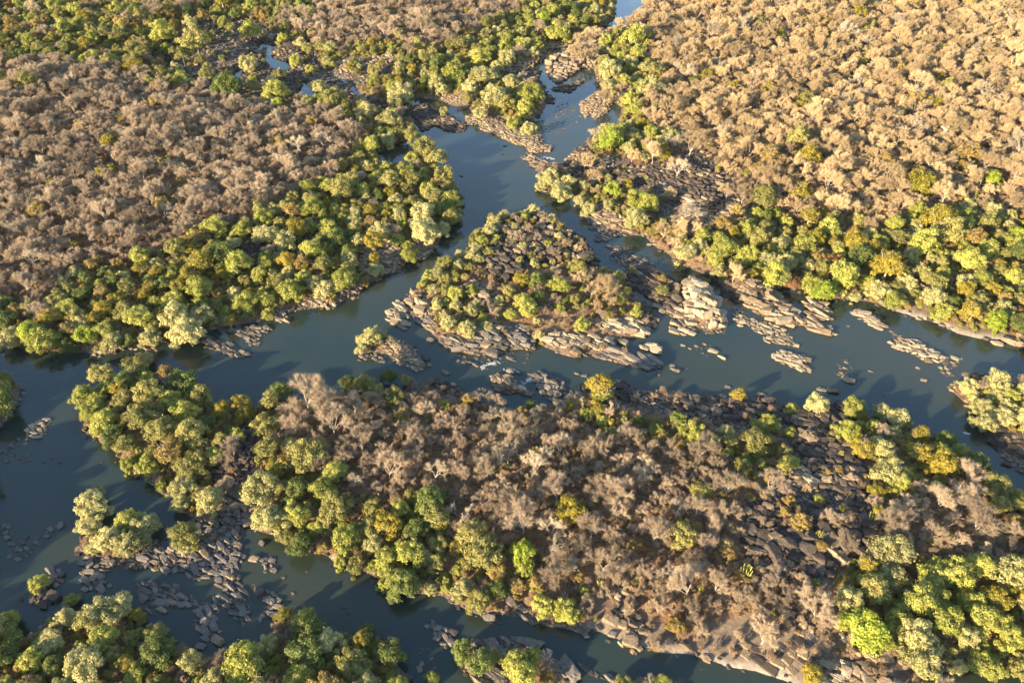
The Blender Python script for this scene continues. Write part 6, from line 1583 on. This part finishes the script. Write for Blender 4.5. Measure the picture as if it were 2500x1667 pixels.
# ------------------------------------------------------------------ labels: what each thing looks like and where it stands
SIZE_T = lambda d: 'small' if d < 5 else 'mid-sized' if d < 8 else 'broad' if d < 11 else 'very broad'
SIZE_R = lambda s: 'small' if s < 1.9 else 'mid-sized' if s < 2.8 else 'large' if s < 4 else 'huge'
LOOK = {'lime': 'lime green', 'limeb': 'bright lime green', 'yellow': 'mustard green', 'pale': 'pale grey-green', 'olive': 'olive green', 'olivep': 'dusty olive', 'deep': 'dark green', 'gold': 'golden brown', 'rust': 'rusty brown', 'bare': 'leafless grey-brown', 'golden': 'leafless sunlit-tan', 'white': 'leafless pale-limbed'}
ROCKLOOK = {'pale': 'pale', 'warm': 'tan', 'grey': 'grey', 'dark': 'dark brown'}
ORD = ['leftmost', 'second from left', 'third from left', 'fourth from left', 'fifth from left', 'sixth from left', 'seventh from left', 'eighth from left', 'ninth from left', 'tenth from left']
LX = np.array([l[1] for l in LMARK]); LY = np.array([l[2] for l in LMARK])
def place(x, y, water=False):
    return LMARK[int(np.argmin(np.hypot(LX - x, (LY - y)) / (1 + .0015 * LY)))][0]
def fit(label):
    """keeps a label to sixteen words by dropping articles"""
    label = label.replace(' row, alone', ' row')
    while len(label.split()) > 16 and ' the ' in label: label = ' '.join(label.rsplit(' the ', 1))
    if len(label.split()) > 16: label = label.split(' ', 1)[1]
    return label
def spread_labels(items):
    """items: (base, tail, frame x, frame y, object): things of one look in one place are told apart by their order"""
    by = {}
    for it in items: by.setdefault((it[0], it[1]), []).append(it)
    for (a, b), L in by.items():
        rows = [('', L)]
        if len(L) > 5:
            k = min(6, -(-len(L) // 5)); L.sort(key=lambda t: t[3]); nm = {2: ('back', 'front'), 3: ('back', 'middle', 'front')}.get(k, ('rear', 'second', 'third', 'fourth', 'fifth', 'front')[:k - 1] + ('front',))
            rows = [(nm[i] + ' row, ', list(c)) for i, c in enumerate(np.array_split(np.array(L, dtype=object), k))]
        for pre, C in rows:
            C = sorted(C, key=lambda t: t[2])
            for i, t in enumerate(C):
                t[4]['label'] = fit(a + ' ' + b if len(L) == 1 else a + ' ' + b + ', ' + pre + (ORD[min(i, 9)] if len(C) > 1 else 'alone'))
items = []
for r in things:
    o = r['obj']; tone = r['tone']; o['category'] = 'tree'
    o['group'] = {'leafless_tree': 'leafless trees of the dry woods', 'riverside_tree': 'pale trees along the water', 'leafy_tree': 'leafy trees of the river banks'}[r['kind']]
    items.append((SIZE_T(r['d']) + ' ' + LOOK[tone] + ' tree', place(r['x'], r['y']), r['fx'], r['fy'], o))
spread_labels(items)
items = []
for r in RT_:
    o = r['obj']; o['category'] = 'boulder'; o['group'] = 'boulders in and beside the river'
    noun = 'slab' if r['el'] > 1.6 else 'boulder'
    pl = place(r['x'], r['y']) if r['zone'] in ('alone', 'shore') else 'in the ' + r['zone']
    items.append((SIZE_R(r['s']) + ' ' + ('lone ' if r['zone'] == 'alone' else '') + ROCKLOOK[r['tone']] + ' ' + noun, pl, r['fx'], r['fy'], o))
spread_labels(items)
for L, base, cat, grp in ((PALMROOTS, 'palm with arching feathery fronds', 'palm', 'palms in the river woods'), (CACTUSROOTS, 'yellow-green many-armed succulent', 'cactus', 'candelabra plants on the rocks')):
    for x, y, d, o in L: o['category'] = cat; o['group'] = grp
    spread_labels([(base, place(x, y), *to_frame(x, y, 2), o) for x, y, d, o in L])

print('COUNTS plants', len(plants), 'things', len(things), 'far', len(far), 'under', n, 'rocks', len(RR), 'app300', RT_[-1]['s'])
